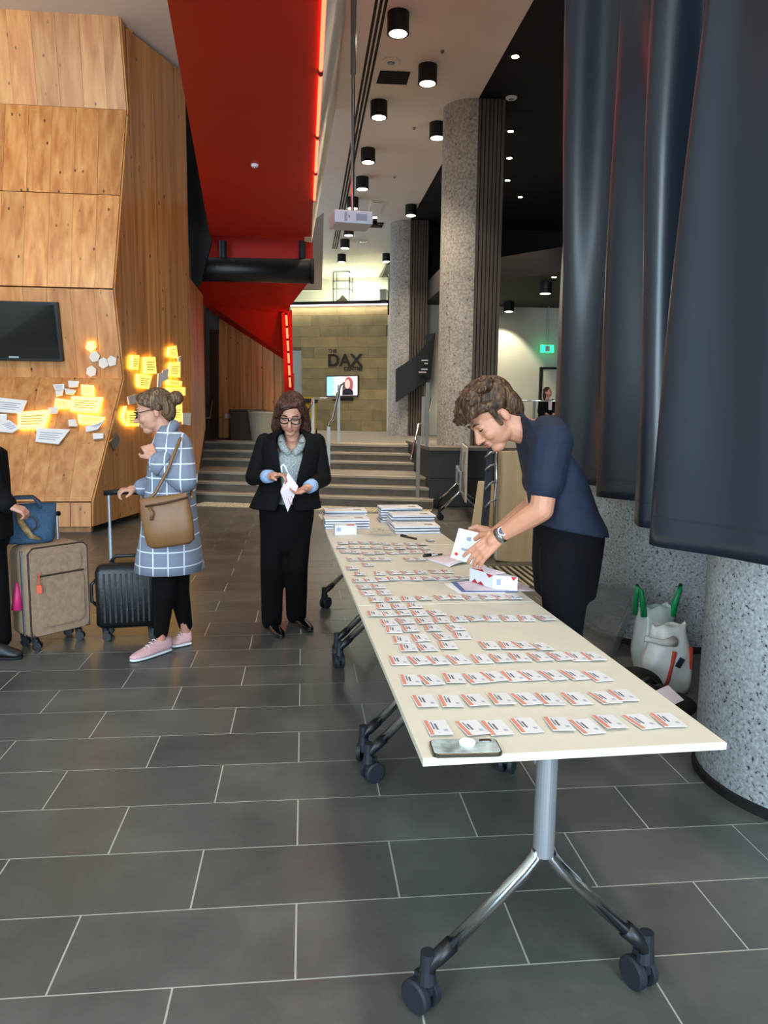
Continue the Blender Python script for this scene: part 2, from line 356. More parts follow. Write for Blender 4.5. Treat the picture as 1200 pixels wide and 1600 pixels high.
# far red soffit: three folded facets
WA = math.radians(-14); wu = Vector((math.cos(WA), math.sin(WA), 0)); wn = Vector((-math.sin(WA), math.cos(WA), 0)); WO = pZ(390, 686, ZU)
def onW(px, py, o=0): return pPl(px, py, WO-wn*o, wn)
a = [pY(300, 436, 14.0), pY(486, 436, 14.0), pY(447, 487, 15.6), pY(316, 474, 15.6)]
b2 = [a[3], a[2], onW(450, 566, .02), onW(338, 494, .02)]
rs = MB(); rs.poly(a, (0, .05, .08)); rs = rs.build('ceiling_red_fold', 'red_paint'); rs['kind'] = 'structure'
MB().poly(b2, (0, .05, .08)).build('fold', 'red_paint', rs)
fin = MB().poly([pY(440, 489, 15.62), pY(456, 484, 15.62), onW(459, 655, .1), onW(446, 655, .1)], (0, .12, 0)).build('wall_red_fin', 'red_paint'); fin['kind'] = 'structure'

# ---- back wall of vertical timber boards
wb = MB().poly([onW(338, 700, -.06), onW(452, 700, -.06), onW(452, 440, -.06), onW(338, 440, -.06)], wn*.1).build('wall_back', 'wood_dark'); wb['kind'] = 'structure'
NB = 6; c0 = onW(341, 690); c1 = onW(447, 690)
for i in range(NB):
    p0 = c0.lerp(c1, i/NB); p1 = c0.lerp(c1, (i+1)/NB); p0.z = p1.z = ZU+.02; g = (p1-p0).normalized()*.006
    MB().poly([p0+g, p1-g, p1-g+Vector((0, 0, 3.3)), p0+g+Vector((0, 0, 3.3))], wn*.055).build('board', 'wood_panel', wb)
# ---- grey stair side wall (left) with a dark doorway beyond
gq = [Vector((-1.735, 12.08, 0)), Vector((-2.12, 17.6, 0))]
struct('wall_stair_side', MB().poly([gq[0], gq[1], gq[1]+Vector((0, 0, 4)), gq[0]+Vector((0, 0, 4))], (-.25, 0, 0)), 'grey_wall', 'grey rendered wall beside the stairs')
struct('wall_left_return', MB().mm((-9, 12.12, 0), (-1.74, 12.3, ZC)), 'grey_wall')
struct('wall_stair_end', MB().poly([onW(296, 700, .12), onW(341, 700, .12), onW(341, 420, .12), onW(296, 420, .12)], wn*.05), 'grey_wall')
struct('door_1', MB().poly([onW(327, 688, .16), onW(340, 688, .16), onW(340, 515, .16), onW(327, 515, .16)], wn*.05), 'brown_box', 'dark brown door at the top left of the stairs')

# ---- faceted timber wall on the left
S0 = Vector((-2.55, 9.43, 0)); S1 = Vector((-2.25, 10.77, 0)); S2 = Vector((-1.72, 12.02, 0)); S3 = Vector((-1.66, 13.1, 0))
sd = (S1-S0).normalized(); sN = Vector((sd.y, -sd.x, 0))          # side plane normal, towards the hall
def onS(px, py, o=0): return pPl(px, py, S0+sN*o, sN)
EDGE = [onS(*q) for q in ((143, 823), (143, 785), (192, 592), (177, 452), (198, 173), (184, 4))]
EDGE.append(EDGE[-1]+Vector((0, .25, 1.0)))
wl = MB()
LX = -7.2
back = [Vector((LX, q.y+.03, q.z)) for q in EDGE]
for k in range(len(EDGE)-1):
    a0, a1 = EDGE[k]+Vector((-.03, .03, 0)), EDGE[k+1]+Vector((-.03, .03, 0))
    wl.poly([Vector((LX, a0.y, a0.z)), a0, a1, Vector((LX, a1.y, a1.z))], (0, .25, 0))
wl = wl.build('wall_left', 'wood_dark'); wl['kind'] = 'structure'; wl['label'] = 'faceted wall clad in knotty pine boards'
BW = .287
def plank(poly, n, m='wood_panel', par=None, name='plank', th=.022):
    c = sum(poly, Vector())/len(poly); sh = [c+(q-c)*(1-.006/max((q-c).length, .01)) for q in poly]
    o = MB().poly([q for q in sh], n*th).build(name, m, par or wl); return o
for k in range(len(EDGE)-1):
    p0, p1 = EDGE[k], EDGE[k+1]; up = (p1-p0); n = Vector((1, 0, 0)).cross(Vector((0, up.y, up.z))).normalized()
    levels = [(0, 1)]
    if k == 3: levels = [(0, .515), (.515, 1)]
    nb = 11
    for f0, f1 in levels:
        q0 = p0.lerp(p1, f0); q1 = p0.lerp(p1, f1); sh = random.uniform(0, .1) if k else .05
        for j in range(nb):
            xa0 = q0.x-(0 if j == 0 else BW*j-sh); xb0 = q0.x-(BW*(j+1)-sh)
            xa1 = q1.x-(0 if j == 0 else BW*j-sh); xb1 = q1.x-(BW*(j+1)-sh)
            # keep boards running parallel across facets
            xa1 = xa0 if j else q1.x; xb1 = xb0
            plank([Vector((xb0, q0.y, q0.z)), Vector((xa0, q0.y, q0.z)), Vector((xa1, q1.y, q1.z)), Vector((xb1, q1.y, q1.z))], n)
# recessed kick board
struct('baseboard_left', MB().mm((LX, EDGE[0].y+.1, 0), (EDGE[0].x-.03, EDGE[0].y+.2, EDGE[0].z+.01)), 'wood_panel')
# side boards
def side_board(pts, n): plank(pts, n, 'wood_panel', wl)
zt = [onS(245, 0).z, ]
L01 = (S1-S0).length; nbs = 4
tops = 6.3
def sp(t, z): return S0+sd*t+Vector((0, 0, z))
tE = [(e-S0).dot(sd) for e in EDGE]
first_w = max(tE)+.12
side_board(EDGE+[sp(first_w, EDGE[-1].z), sp(first_w, .08)], sN)
k = 0; t = first_w
while t < L01-.02:
    t2 = min(t+.26, L01); side_board([sp(t, .08), sp(t2, .08), sp(t2, tops), sp(t, tops)], sN); t = t2
for A, B in ((S1, S2),):
    d = (B-A); L = d.length; d = d/L; n = Vector((d.y, -d.x, 0)); nb = 5
    for i in range(nb):
        q0 = A+d*L*i/nb; q1 = A+d*L*(i+1)/nb
        side_board([q0+Vector((0, 0, .08)), q1+Vector((0, 0, .08)), q1+Vector((0, 0, tops)), q0+Vector((0, 0, tops))], n)
d = (S3-S2).normalized(); n = Vector((d.y, -d.x, 0))
side_board([S2+Vector((0, 0, .08)), S3+Vector((0, 0, 1.2)), S3+Vector((0, 0, 3.35)), S2+Vector((0, 0, 3.45))], n)
MB().poly([sp(first_w+.02, 0)+sN*-.03, S1+sN*-.03, S2+sN*-.03, S2+Vector((-1.2, 0, 0)), sp(first_w+.02, 0)+Vector((-.5, .1, 0))], (0, 0, tops)).build('core', 'wood_dark', wl)

# ---- sandstone wall with the lettering
DA = math.radians(-18); du = Vector((math.cos(DA), math.sin(DA), 0)); dn = Vector((-math.sin(DA), math.cos(DA), 0)); DO = Vector((1.3, 25.0, 0))
def onD(px, py, o=0): return pPl(px, py, DO-dn*o, dn)
def dU(p): return (p-DO).dot(du)
def dp(u, z, o=0): return DO+du*u-dn*o+Vector((0, 0, z))
uL = dU(onD(452, 600)); uR = dU(onD(605, 600)); uDoor = dU(onD(471, 600)); zD = onD(465, 546).z; zT = onD(530, 476).z
dax = MB().poly([dp(uDoor, ZU-.05, -.12), dp(uR, ZU-.05, -.12), dp(uR, zT, -.12), dp(uL, zT, -.12), dp(uL, zD, -.12), dp(uDoor, zD, -.12)], dn*.3).build('wall_stone', 'joint'); dax['kind'] = 'structure'; dax['label'] = 'sandstone block wall at the end of the hall'
nc = 12; chh = (zT-ZU)/nc
for r in range(nc):
    u = uL-(.0 if r % 2 else .45)-random.uniform(0, .3); z0 = ZU+r*chh
    while u < uR:
        w = random.choice((.7, .95, 1.1, 1.25)); a0, a1 = max(u, uL if z0+chh*.5 > zD else uDoor), min(u+w, uR); u += w
        if a1-a0 < .08: continue
        o = MB().poly([dp(a0+.0025, z0+.0025), dp(a1-.0025, z0+.0025), dp(a1-.0025, z0+chh-.0025), dp(a0+.0025, z0+chh-.0025)], dn*(.12)+Vector((0, 0, 0))).build('stone_block', ['sandstone', 'sandstone', 'sandstone_b', 'sandstone_c'][random.randrange(4)] if 'sandstone_b' in MATS else 'sandstone', dax)
struct('trim_6', MB().poly([dp(uR, ZU, .03), dp(uR+.13, ZU, .03), dp(uR+.13, zT-.1, .03), dp(uR, zT-.1, .03)], dn*.4), 'white_wall')
struct('trim_7', MB().poly([dp(uL-.6, zT+.0, .10), dp(uR+.3, zT, .10), dp(uR+.3, zT+.10, .10), dp(uL-.6, zT+.10, .10)], dn*.6), 'black_matte', 'black edge of the gallery floor')
mat('led_white', '#ffffff', .5, emit='#f4f0ff', es=5)
led = MB().poly([dp(uL, zT-.035, .09), dp(uR, zT-.035, .09), dp(uR, zT-.003, .09), dp(uL, zT-.003, .09)], dn*.03).build('strip_light', 'led_white'); tag(led, 'long white light strip along the top of the sandstone wall', 'light')
light('AREA', 'strip_wash', dp((uL+uR)/2, zT-.06, .12), 15, (1, .93, .8), target=dp((uL+uR)/2, ZU, .25), shape='RECTANGLE', size=uR-uL, size_y=.08)
# corridor opening left of the stone wall
struct('wall_corridor', MB().poly([dp(uL-2.5, ZU, -2.2), dp(uDoor+1, ZU, -2.2), dp(uDoor+1, zD+.5, -2.2), dp(uL-2.5, zD+.5, -2.2)], dn*.1), 'white_wall')
# ---- gallery above: glazed room
gz0 = zT+.1
gal = MB(); gal.poly([dp(uL-2.6, gz0, -4), dp(uR+.4, gz0, -4), dp(uR+.4, ZC, -4), dp(uL-2.6, ZC, -4)], dn*.1)
gal.poly([dp(uR+.42, gz0, 0), dp(uR+.42, gz0, -4), dp(uR+.42, ZC, -4), dp(uR+.42, ZC, 0)], du*.1)
gal.poly([dp(uL-2.6, gz0-.05, -.1), dp(uR+.5, gz0-.05, -.1), dp(uR+.5, gz0-.05, -4), dp(uL-2.6, gz0-.05, -4)], (0, 0, .05))
struct('wall_gallery', gal, 'white_wall', 'bright pale walls of the gallery room')
gp_ = pZ(553, 427, ZC-.03); glt = thing('ceiling_panel_light', 'square white ceiling panel light inside the gallery', 'ceiling lamp', gp_)
MB().box(gp_+Vector((0, 0, .015)), (.62, .62, .03)).build('frame', 'steel', glt); MB().box(gp_-Vector((0, 0, .004)), (.56, .56, .01)).build('diffuser', 'lamp_glow', glt)
light('AREA', 'gallery_panel', gp_-Vector((0, 0, .02)), 90, (.90, 1, .90), target=gp_-Vector((0, 0, 2)), shape='RECTANGLE', size=.55, size_y=.55)
w1 = thing('window_1', None, None, dp(0, gz0)); w1['kind'] = 'structure'; w1['label'] = 'glazed front of the gallery'
for i in range(3):
    ua = uL+(uR-uL)*i/3; ub = uL+(uR-uL)*(i+1)/3
    MB().poly([dp(ua+.01, gz0, .0), dp(ub-.01, gz0, .0), dp(ub-.01, ZC, .0), dp(ua+.01, ZC, .0)], dn*.012).build('pane', 'glass', w1)
struct('wall_gallery_post', MB().poly([dp(uR+.02, zT-.35, .12), dp(uR+.2, zT-.35, .12), dp(uR+.2, ZC, .12), dp(uR+.02, ZC, .12)], dn*.3), 'black_matte')
# grey screen hanging beside the bulkhead
scr = MB().poly([pY(489, 345, 16.2), pY(506, 332, 16.2), pY(503, 452, 16.2), pY(464, 452, 16.2), pY(489, 425, 16.2)], (0, .1, 0)).build('wall_gallery_return', mat('screen_grey', '#9a958a', .5)); scr['kind'] = 'structure'

# ---- pillars on the upper level: rounded stone face to the left, dark ribbed fin to the right
def pillar(yc, m, nm, z0, xr):
    p = MB(); cx = XE; r = .47; pts = []
    for k in range(25):
        a = PI/2+PI*k/24; pts.append((cx+r*math.cos(a), yc+r*math.sin(a)))
    p.poly([(x, y, z0) for x, y in pts], (0, 0, ZC-z0))
    o = struct(nm, p, m, smooth=False)
    nr = 7
    for i in range(nr):
        xa = cx+.005+(xr-cx)*i/nr; xb = cx+(xr-cx)*(i+1)/nr
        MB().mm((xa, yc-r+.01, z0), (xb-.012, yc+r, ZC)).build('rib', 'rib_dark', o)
    return o
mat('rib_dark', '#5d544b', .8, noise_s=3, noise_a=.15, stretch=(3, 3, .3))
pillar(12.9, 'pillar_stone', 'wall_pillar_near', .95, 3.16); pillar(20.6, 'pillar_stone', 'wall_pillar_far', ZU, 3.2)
# ---- pale wall and dark soffit right of the pillars
struct('wall_far_right', MB().mm((3.2, 20.9, ZU), (12, 21.1, 4.4)), 'pale_wall', 'pale wall beyond the pillars')
struct('wall_far_right_upper', MB().mm((3.2, 20.9, 4.4), (12, 21.1, ZC+.1)), 'ceiling_dark')
so = MB().poly([(3.2, 18.2, 4.35), (5.6, 15.2, 4.35), (12, 12, 4.35), (12, 21.1, 4.35), (3.2, 21.1, 4.35)], (0, 0, .5)).build('ceiling_soffit', 'soffit_dark'); so['kind'] = 'structure'
d0 = pY(847, 577, 20.85); d1 = pY(862, 577, 20.85)
dr = MB().mm((d0.x, 20.80, ZU), (d0.x+1.1, 20.9, d0.z)).build('door_2', 'white_wall'); dr['kind'] = 'structure'
for a_, b_ in (((d0.x-.06, 20.78, ZU), (d0.x, 20.9, d0.z+.06)), ((d0.x, 20.78, d0.z), (d0.x+1.1, 20.9, d0.z+.06))): MB().mm(a_, b_).build('door_frame', 'black_matte', dr)
struct('wall_far_right_return', MB().mm((9.5, -5, 0), (9.7, 31, ZC+.2)), 'soffit_dark')

# ---- glazed street front behind the camera: daylight comes through its windows
def rear_window(n, a, b, z0, z1, energy, inward):
    a, b = Vector(a), Vector(b); w = thing('window_%d' % n, None, None, (a+b)/2); w['kind'] = 'structure'; L = (b-a).length; d = (b-a)/L; Zv = Vector((0, 0, 1))
    for k in range(4): q = a+d*L*k/3; MB().tube([q+Zv*z0, q+Zv*z1], .04, 6).build('mullion', 'lamp_black', w)
    for z in (z0, (z0+z1)*.5, z1): MB().tube([a+Zv*z, b+Zv*z], .04, 6).build('rail', 'lamp_black', w)
    c = (a+b)/2+Zv*(z0+z1)/2+Vector(inward)*.12
    light('AREA', 'window_rear_offscreen', c, energy, (.64, .83, 1.0), target=c+Vector(inward), shape='RECTANGLE', size=L*.97, size_y=(z1-z0)*.97)
    return w
WZ0, WZ1 = .3, 5.4
rear_window(2, (-2.2, -4.6, 0), (-5.2, -4.6, 0), WZ0, WZ1, 640, (0, 1, 0)); rear_window(3, (3.4, -4.6, 0), (.9, -4.6, 0), WZ0, WZ1, 560, (0, 1, 0))
def wall_with_hole(nm, P, Q, holes, m_='white_wall', th=(0, -.2, 0)):
    P, Q = Vector(P), Vector(Q); L = (Q-P).length; d = (Q-P)/L; mb = MB(); cur_ = 0
    for h0, h1 in holes+[(L, L)]:
        if h0 > cur_: mb.poly([P+d*cur_, P+d*h0, P+d*h0+Vector((0, 0, ZC)), P+d*cur_+Vector((0, 0, ZC))], th)
        if h1 > h0:
            mb.poly([P+d*h0, P+d*h1, P+d*h1+Vector((0, 0, WZ0)), P+d*h0+Vector((0, 0, WZ0))], th); mb.poly([P+d*h0+Vector((0, 0, WZ1)), P+d*h1+Vector((0, 0, WZ1)), P+d*h1+Vector((0, 0, ZC)), P+d*h0+Vector((0, 0, ZC))], th)
        cur_ = h1
    return struct(nm, mb, m_)
wall_with_hole('wall_rear', (-7.4, -4.6, 0), (9.5, -4.6, 0), [(2.2, 5.2), (8.3, 10.8)]); wall_with_hole('wall_left_front', (-7.4, -4.6, 0), (-7.4, 9.6, 0), [], th=(-.2, 0, 0))

# ---- granite columns on the right
def column(cx, cy, r, nm):
    o = struct(nm, MB().lathe([(r, .03), (r, ZC)], (cx, cy, 0), 64), 'granite', 'round speckled granite column', smooth=False)
    o.data.polygons.foreach_set('use_smooth', [len(q.vertices) == 4 for q in o.data.polygons])
    MB().lathe([(r+.012, 0), (r+.012, .035), (r+.002, .04)], (cx, cy, 0), 64).build('base_ring', 'black_matte', o)
    return o
column(2.15, 2.80, .505, 'wall_column_near'); column(2.60, 5.10, .655, 'wall_column_far')

# ================================================================== CURTAIN
def catmull(pts, n):
    out = []; P = [Vector(q) for q in pts]; P = [2*P[0]-P[1]]+P+[2*P[-1]-P[-2]]
    for i in range(1, len(P)-2):
        for k in range(n):
            t = k/n; a, b, c, d = P[i-1:i+3]
            out.append(.5*((2*b)+(c-a)*t+(2*a-5*b+4*c-d)*t*t+(3*b-a-3*c+d)*t**3))
    out.append(P[-2]); return out
CB = [(1.86, 1.05), (1.72, 1.5), (1.55, 1.92), (1.38, 2.26), (1.235, 2.54), (1.30, 2.64), (1.47, 2.70), (1.46, 2.80), (1.365, 2.95), (1.44, 3.1), (1.66, 3.4), (1.80, 3.75), (1.63, 4.07), (1.70, 4.22), (1.90, 4.4), (1.80, 4.75), (1.645, 4.98), (1.80, 5.2), (2.05, 5.5), (2.1, 6.0)]
CT = [(1.80, .95), (1.74, 1.4), (1.52, 1.85), (1.46, 2.2), (1.30, 2.42), (1.36, 2.6), (1.56, 2.66), (1.52, 2.86), (1.43, 3.0), (1.52, 3.2), (1.80, 3.45), (1.72, 3.85), (1.60, 4.1), (1.86, 4.3), (1.80, 4.55), (1.90, 4.8), (1.72, 5.05), (1.92, 5.3), (2.05, 5.5), (2.1, 6.0)]
cb = catmull([(x, y, 0) for x, y in CB], 14); ct = catmull([(x, y, 0) for x, y in CT], 14); NC = len(cb)
HEM = 1.045; CTOP = 5.6; NZ = 90
def curt(i, j):
    t = j/NZ; p = cb[i].lerp(ct[i], min(1, t*1.5)**1.2); z = HEM+(CTOP-HEM)*t
    s = i/14.0
    w = .055*math.sin(2.3*s+3.2*t+.5*math.sin(2*t+s))+.028*math.sin(4.9*s-4.0*t+1.3)
    w *= min(1, .35+2*t)
    a = cb[max(i-1, 0)]; b = cb[min(i+1, NC-1)]; tg = (b-a).normalized(); nrm = Vector((-tg.y, tg.x, 0))
    return Vector((p.x, p.y, z))+nrm*w
cur = MB(); cur.open = True
for i in range(NC):
    for j in range(NZ+1): cur.v.append(curt(i, j))
for i in range(NC-1):
    for j in range(NZ): a = i*(NZ+1)+j; cur.f.append((a, a+NZ+1, a+NZ+2, a+1))
mat('curtain_satin', '#1d242d', .30, sheen=.0, coat=.0, spec=.6, bump=.04, bump_s=500)
cr = thing('stage_curtain', 'heavy slate blue satin curtain hanging in folds before the granite columns', 'curtain', (1.6, 3, HEM))
cur.build('drape', 'curtain_satin', cr, smooth=True, solid=.012)
def hp(i):
    a = cb[max(i-1, 0)]; b = cb[min(i+1, NC-1)]; tg = (b-a).normalized(); return curt(i, 2)+Vector((-tg.y, tg.x, 0))*.007
MB().tube([hp(i) for i in range(NC)], .0022, 5).build('hem_stitch', 'curtain_satin', cr, smooth=True)

# ================================================================== CEILING THINGS
def lamp_proto():
    t = thing('ceiling_lamp', 'black cylinder downlight under the pale ceiling', 'ceiling lamp', (0, 0, 0), group='cylinder downlights')
    MB().lathe([(.135, 0), (.135, .24), (.118, .24)], n=28).build('housing', 'lamp_black', t, world=False)
    MB().lathe([(.137, .0), (.137, .012), (.113, .014), (.113, .0)], n=28).build('rim', 'black_plastic', t, world=False)
    MB().lathe([(.11, -.001), (.11, .004)], n=28).build('lens', 'lamp_glow', t, world=False)
    return t
LP = lamp_proto(); LZ = ZC-.24
lamps = [(622, 53), (668, 131), (592, 184), (683, 216), (575, 254), (566, 296), (642, 337), (545, 368), (539, 388), (534, 410), (604, 409), (551, 326)]
lpos = [pZ(x, y, LZ) for x, y in lamps]
lpos += [Vector((1.18, 7.4, LZ)), Vector((1.18, 4.7, LZ)), Vector((1.18, 2.0, LZ)), Vector((1.9, 6.0, LZ)), Vector((1.9, 3.2, LZ)), Vector((1.9, .2, LZ)), Vector((1.18, -1.2, LZ))]
LAB0 = 'black cylinder downlight in the line along the ceiling slots'
LLAB = {1: 'black cylinder downlight beside the dark rectangular vent', 3: 'black cylinder downlight next to the near stone pillar', 6: 'black cylinder downlight above the far stone pillar', 11: 'black cylinder downlight half hidden behind the projector', 10: 'black cylinder downlight before the gallery corner post', 0: 'black cylinder downlight beside the round flush speaker'}
for i, p in enumerate(lpos):
    o = LP if i == 0 else dup(LP, label=LAB0)
    if i in LLAB: o['label'] = LLAB[i]
    o.location = p
    light('SPOT', 'downlight' if i < len(lamps) else 'downlight_offscreen', p-Vector((0, 0, .02)), 190 if p.y < 10 else 360, WARM, target=p-Vector((0, 0, 3)), spot_size=math.radians(95), spot_blend=.9, shadow_soft_size=.1)
for k, (x, y) in enumerate(((852, 459), (795, 487))):
    p = pZ(x, y, 4.11); o = dup(LP, p, label='black cylinder downlight under the dark soffit by the pale wall'); o['group'] = 'soffit downlights'
    light('SPOT', 'soffit_light', p-Vector((0, 0, .02)), 150, (1, .92, .70), target=p-Vector((0, -1.6, 3)), spot_size=math.radians(85), spot_blend=.35, shadow_soft_size=.05)
# recessed spots in the black ceiling
sp0 = None
for k, (x, y) in enumerate(((805, 87), (798, 204), (796, 246), (793, 281), (813, 307), (866, 432))):
    p = pZ(x, y, ZC+.0) if k < 5 else pZ(866, 432, 4.35)
    if sp0 is None:
        sp0 = thing('ceiling_spotlight', 'bright recessed spotlight in the black ceiling', 'spotlight', p, group='recessed spotlights')
        MB().lathe([(.075, -.015), (.085, .02), (.05, .02)], n=20).build('ring', 'lamp_black', sp0, world=False); MB().lathe([(.048, -.018), (.055, -.01)], n=20).build('bulb', 'spot_glow', sp0, world=False)
    else: dup(sp0, p)
    light('SPOT', 'spotlight_beam', p-Vector((0, 0, .05)), 200, (1, .85, .65), target=(p.x-.6, p.y-1.2, 0), spot_size=math.radians(80), spot_blend=.6, shadow_soft_size=.05)
# wall washers for the timber wall
for x, y, tz, en in ((-3.4, 4.6, 5.0, 300), (-4.6, 4.6, 5.0, 300), (-3.9, 5.2, 1.3, 360), (-3.7, 5.0, 3.2, 160)):
    p = Vector((x, y, ZC-.01)); dup(sp0, p, label='recessed spotlight washing the timber wall')['group'] = 'wall washers'
    light('SPOT', 'wall_washer_offscreen', p-Vector((0, 0, .05)), en, (1, .83, .62), target=(x, 9.6, tz), spot_size=math.radians(50), spot_blend=.8, shadow_soft_size=.08)
# white round speaker / detector discs, vents, sprinklers, projector
def disc(px, py, r, m, name, label, cat, z=ZC):
    p = pZ(px, py, z); o = thing(name, label, cat, p-Vector((0, 0, .03)))
    MB().lathe([(r*.8, -.0), (r, .015), (r, .03)], n=24).build('cover', m, o, world=False); MB().lathe([(r*.35, -.012), (r*.45, .002)], n=16).build('sensor', 'steel', o, world=False); return o
disc(799, 152, .09, 'paper', 'smoke_detector', 'white round smoke detector on the black ceiling', 'detector', ZC+.02)
disc(611, 95, .13, 'ceiling_white', 'ceiling_speaker', 'flush round speaker in the pale ceiling beside the dark vent', 'speaker')
disc(398, 257, .042, 'paper', 'sprinkler', 'small white sprinkler on the red underside', 'sprinkler', ZR)
for x, y in ((691, 79), (647, 199), (616, 276)): disc(x, y, .028, 'steel', 'ceiling_sensor', 'tiny sprinkler head dotted on the pale ceiling', 'sprinkler')['group'] = 'tiny ceiling sprinklers'
v0 = [pZ(x, y, ZC) for x, y in ((594, 110), (641, 112), (635, 131), (588, 129))]; vc = sum(v0, Vector())/4
vt = thing('ceiling_vent', 'dark rectangular vent opening in the pale ceiling', 'vent', vc-Vector((0, 0, .02)))
MB().poly([q-Vector((0, 0, .004)) for q in v0], (0, 0, -.012)).build('opening', 'black_matte', vt)
for k in range(6): a = v0[0].lerp(v0[3], (k+.5)/6); b = v0[1].lerp(v0[2], (k+.5)/6); MB().tube([a-Vector((0, 0, .018)), b-Vector((0, 0, .018))], .008, 6).build('slat', 'soffit_dark', vt)
vt2 = thing('ceiling_hatch', 'small dark square outlet near the projector', 'vent', pZ(588, 351, ZC)-Vector((0, 0, .03)))
MB().box((0, 0, .015), (.34, .5, .03)).build('outlet', 'black_matte', vt2, world=False); MB().box((0, 0, -.001), (.28, .05, .02)).build('slat', 'soffit_dark', vt2, world=False)
for x, y in ((587, 325), (565, 383)):
    q = pZ(x, y, ZC); o = thing('ceiling_hatch', 'pale rectangular access panel in the ceiling', 'panel', q-Vector((0, 0, .02)), group='ceiling access panels'); MB().box((0, 0, .01), (.3, 1.3, .02)).build('cover', 'slope_white', o, world=False); MB().box((0, -.55, 0), (.2, .06, .02)).build('latch', 'steel', o, world=False)
# projector
py_ = 9.6; pc = pY(548, 345, py_)
pj = thing('projector', 'white ceiling projector hanging on a long pole', 'projector', pc)
bx = .46; R = Matrix.Rotation(math.radians(8), 3, 'Z')
MB().box(pc, (bx, .40, .145), R).build('body', 'projector_white' if 'projector_white' in MATS else mat('projector_white', '#cfcfda', .4), pj, bevel=.012)
for sx, w_, h_, m_ in ((.09, .13, .075, 'ink_grey'), (-.1, .03, .10, 'ink_grey'), (-.06, .012, .03, 'ink')):
    MB().box(pc+R @ Vector((sx, -.203, .0)), (w_, .008, h_), R).build('vent_grille' if w_ > .1 else 'port', m_, pj)
lens = pc+R @ Vector((.24, -.05, -.01)); MB().cyl(lens, lens+R @ Vector((.06, 0, 0)), .06, .065).build('lens', 'black_gloss', pj)
pt = pZ(557, 8, ZC); pt = Vector((pc.x+.02, pc.y, ZC))
MB().cyl(pc+Vector((.02, 0, .07)), pt-Vector((0, 0, .9)), .022).build('pole', 'steel', pj); MB().cyl(pt-Vector((0, 0, .92)), pt, .034).build('pole_sleeve', 'steel', pj)
MB().lathe([(.07, -.02), (.07, 0)], pt).build('ceiling_plate', 'steel', pj); MB().box(pc+Vector((.02, 0, .085)), (.16, .16, .03)).build('bracket', 'steel', pj)

# neon tubes along the bulkhead edge
def neon(pts, label, r=.015):
    t = thing('neon_tube', label, 'neon light', pts[0], group='red neon tubes'); a, b = pts
    MB().tube([a, b], r, 10).build('tube', 'neon_red', t); d = (b-a).normalized()
    MB().tube([a+d*.06, b-d*.06], r*.5, 8).build('core', 'neon_core', t) if False else None
    for e in (a, b): MB().tube([e-d*.015, e+d*.015], r*1.35, 10).build('end_cap', 'red_dark', t)
    return t
yy = [5.2, 6.7, 8.2, 9.4, 10.6]
for i in range(4): neon([Vector((rx+.018, yy[i]+.03, ZR-.004)), Vector((rx+.018, yy[i+1]-.03, ZR-.004))], 'glowing red neon tube along the edge of the red walkway')
A_ = pY(447, 490, 15.45); B_ = onW(453.5, 606, .75)
for i in range(6): neon([A_.lerp(B_, i/6+.006), A_.lerp(B_, (i+1)/6-.006)], 'glowing red neon tube running down the red fin', .02)
# red flush fire cabinet beside the fin
fc = thing('fire_cabinet', 'small red cabinet on the wall below the neon tubes', 'cabinet', onW(457, 612, .3)); MB().poly([onW(454.5, 583, .3), onW(458, 583, .3), onW(458, 612, .3), onW(454.5, 612, .3)], wn*.1).build('body', 'red_paint', fc); MB().poly([onW(455, 596, .31), onW(456, 596, .31), onW(456, 600, .31), onW(455, 600, .31)], wn*.02).build('handle', 'chrome', fc)

# black duct hung below the far end of the walkway
dq = 13.35; da = pY(312, 421, dq); db = pY(488, 424, dq)
duct = thing('black_duct', 'thick black duct hung on two rods below the red walkway', 'duct', (da+db)/2)
MB().tube([da-Vector((.24, 0, .10)), da-Vector((.16, 0, .05)), da, db], [.03, .10, .195, .20], 24).build('pipe', 'black_plastic', duct, smooth=True)
MB().tube([db-Vector((.02, 0, 0)), db+Vector((.03, 0, 0))], .206, 24).build('collar', 'black_matte', duct)
for x in (349, 472): q = pY(x, 404, dq); MB().cyl(q, q+Vector((0, 0, .28)), .06).build('hanger', 'lamp_black', duct)

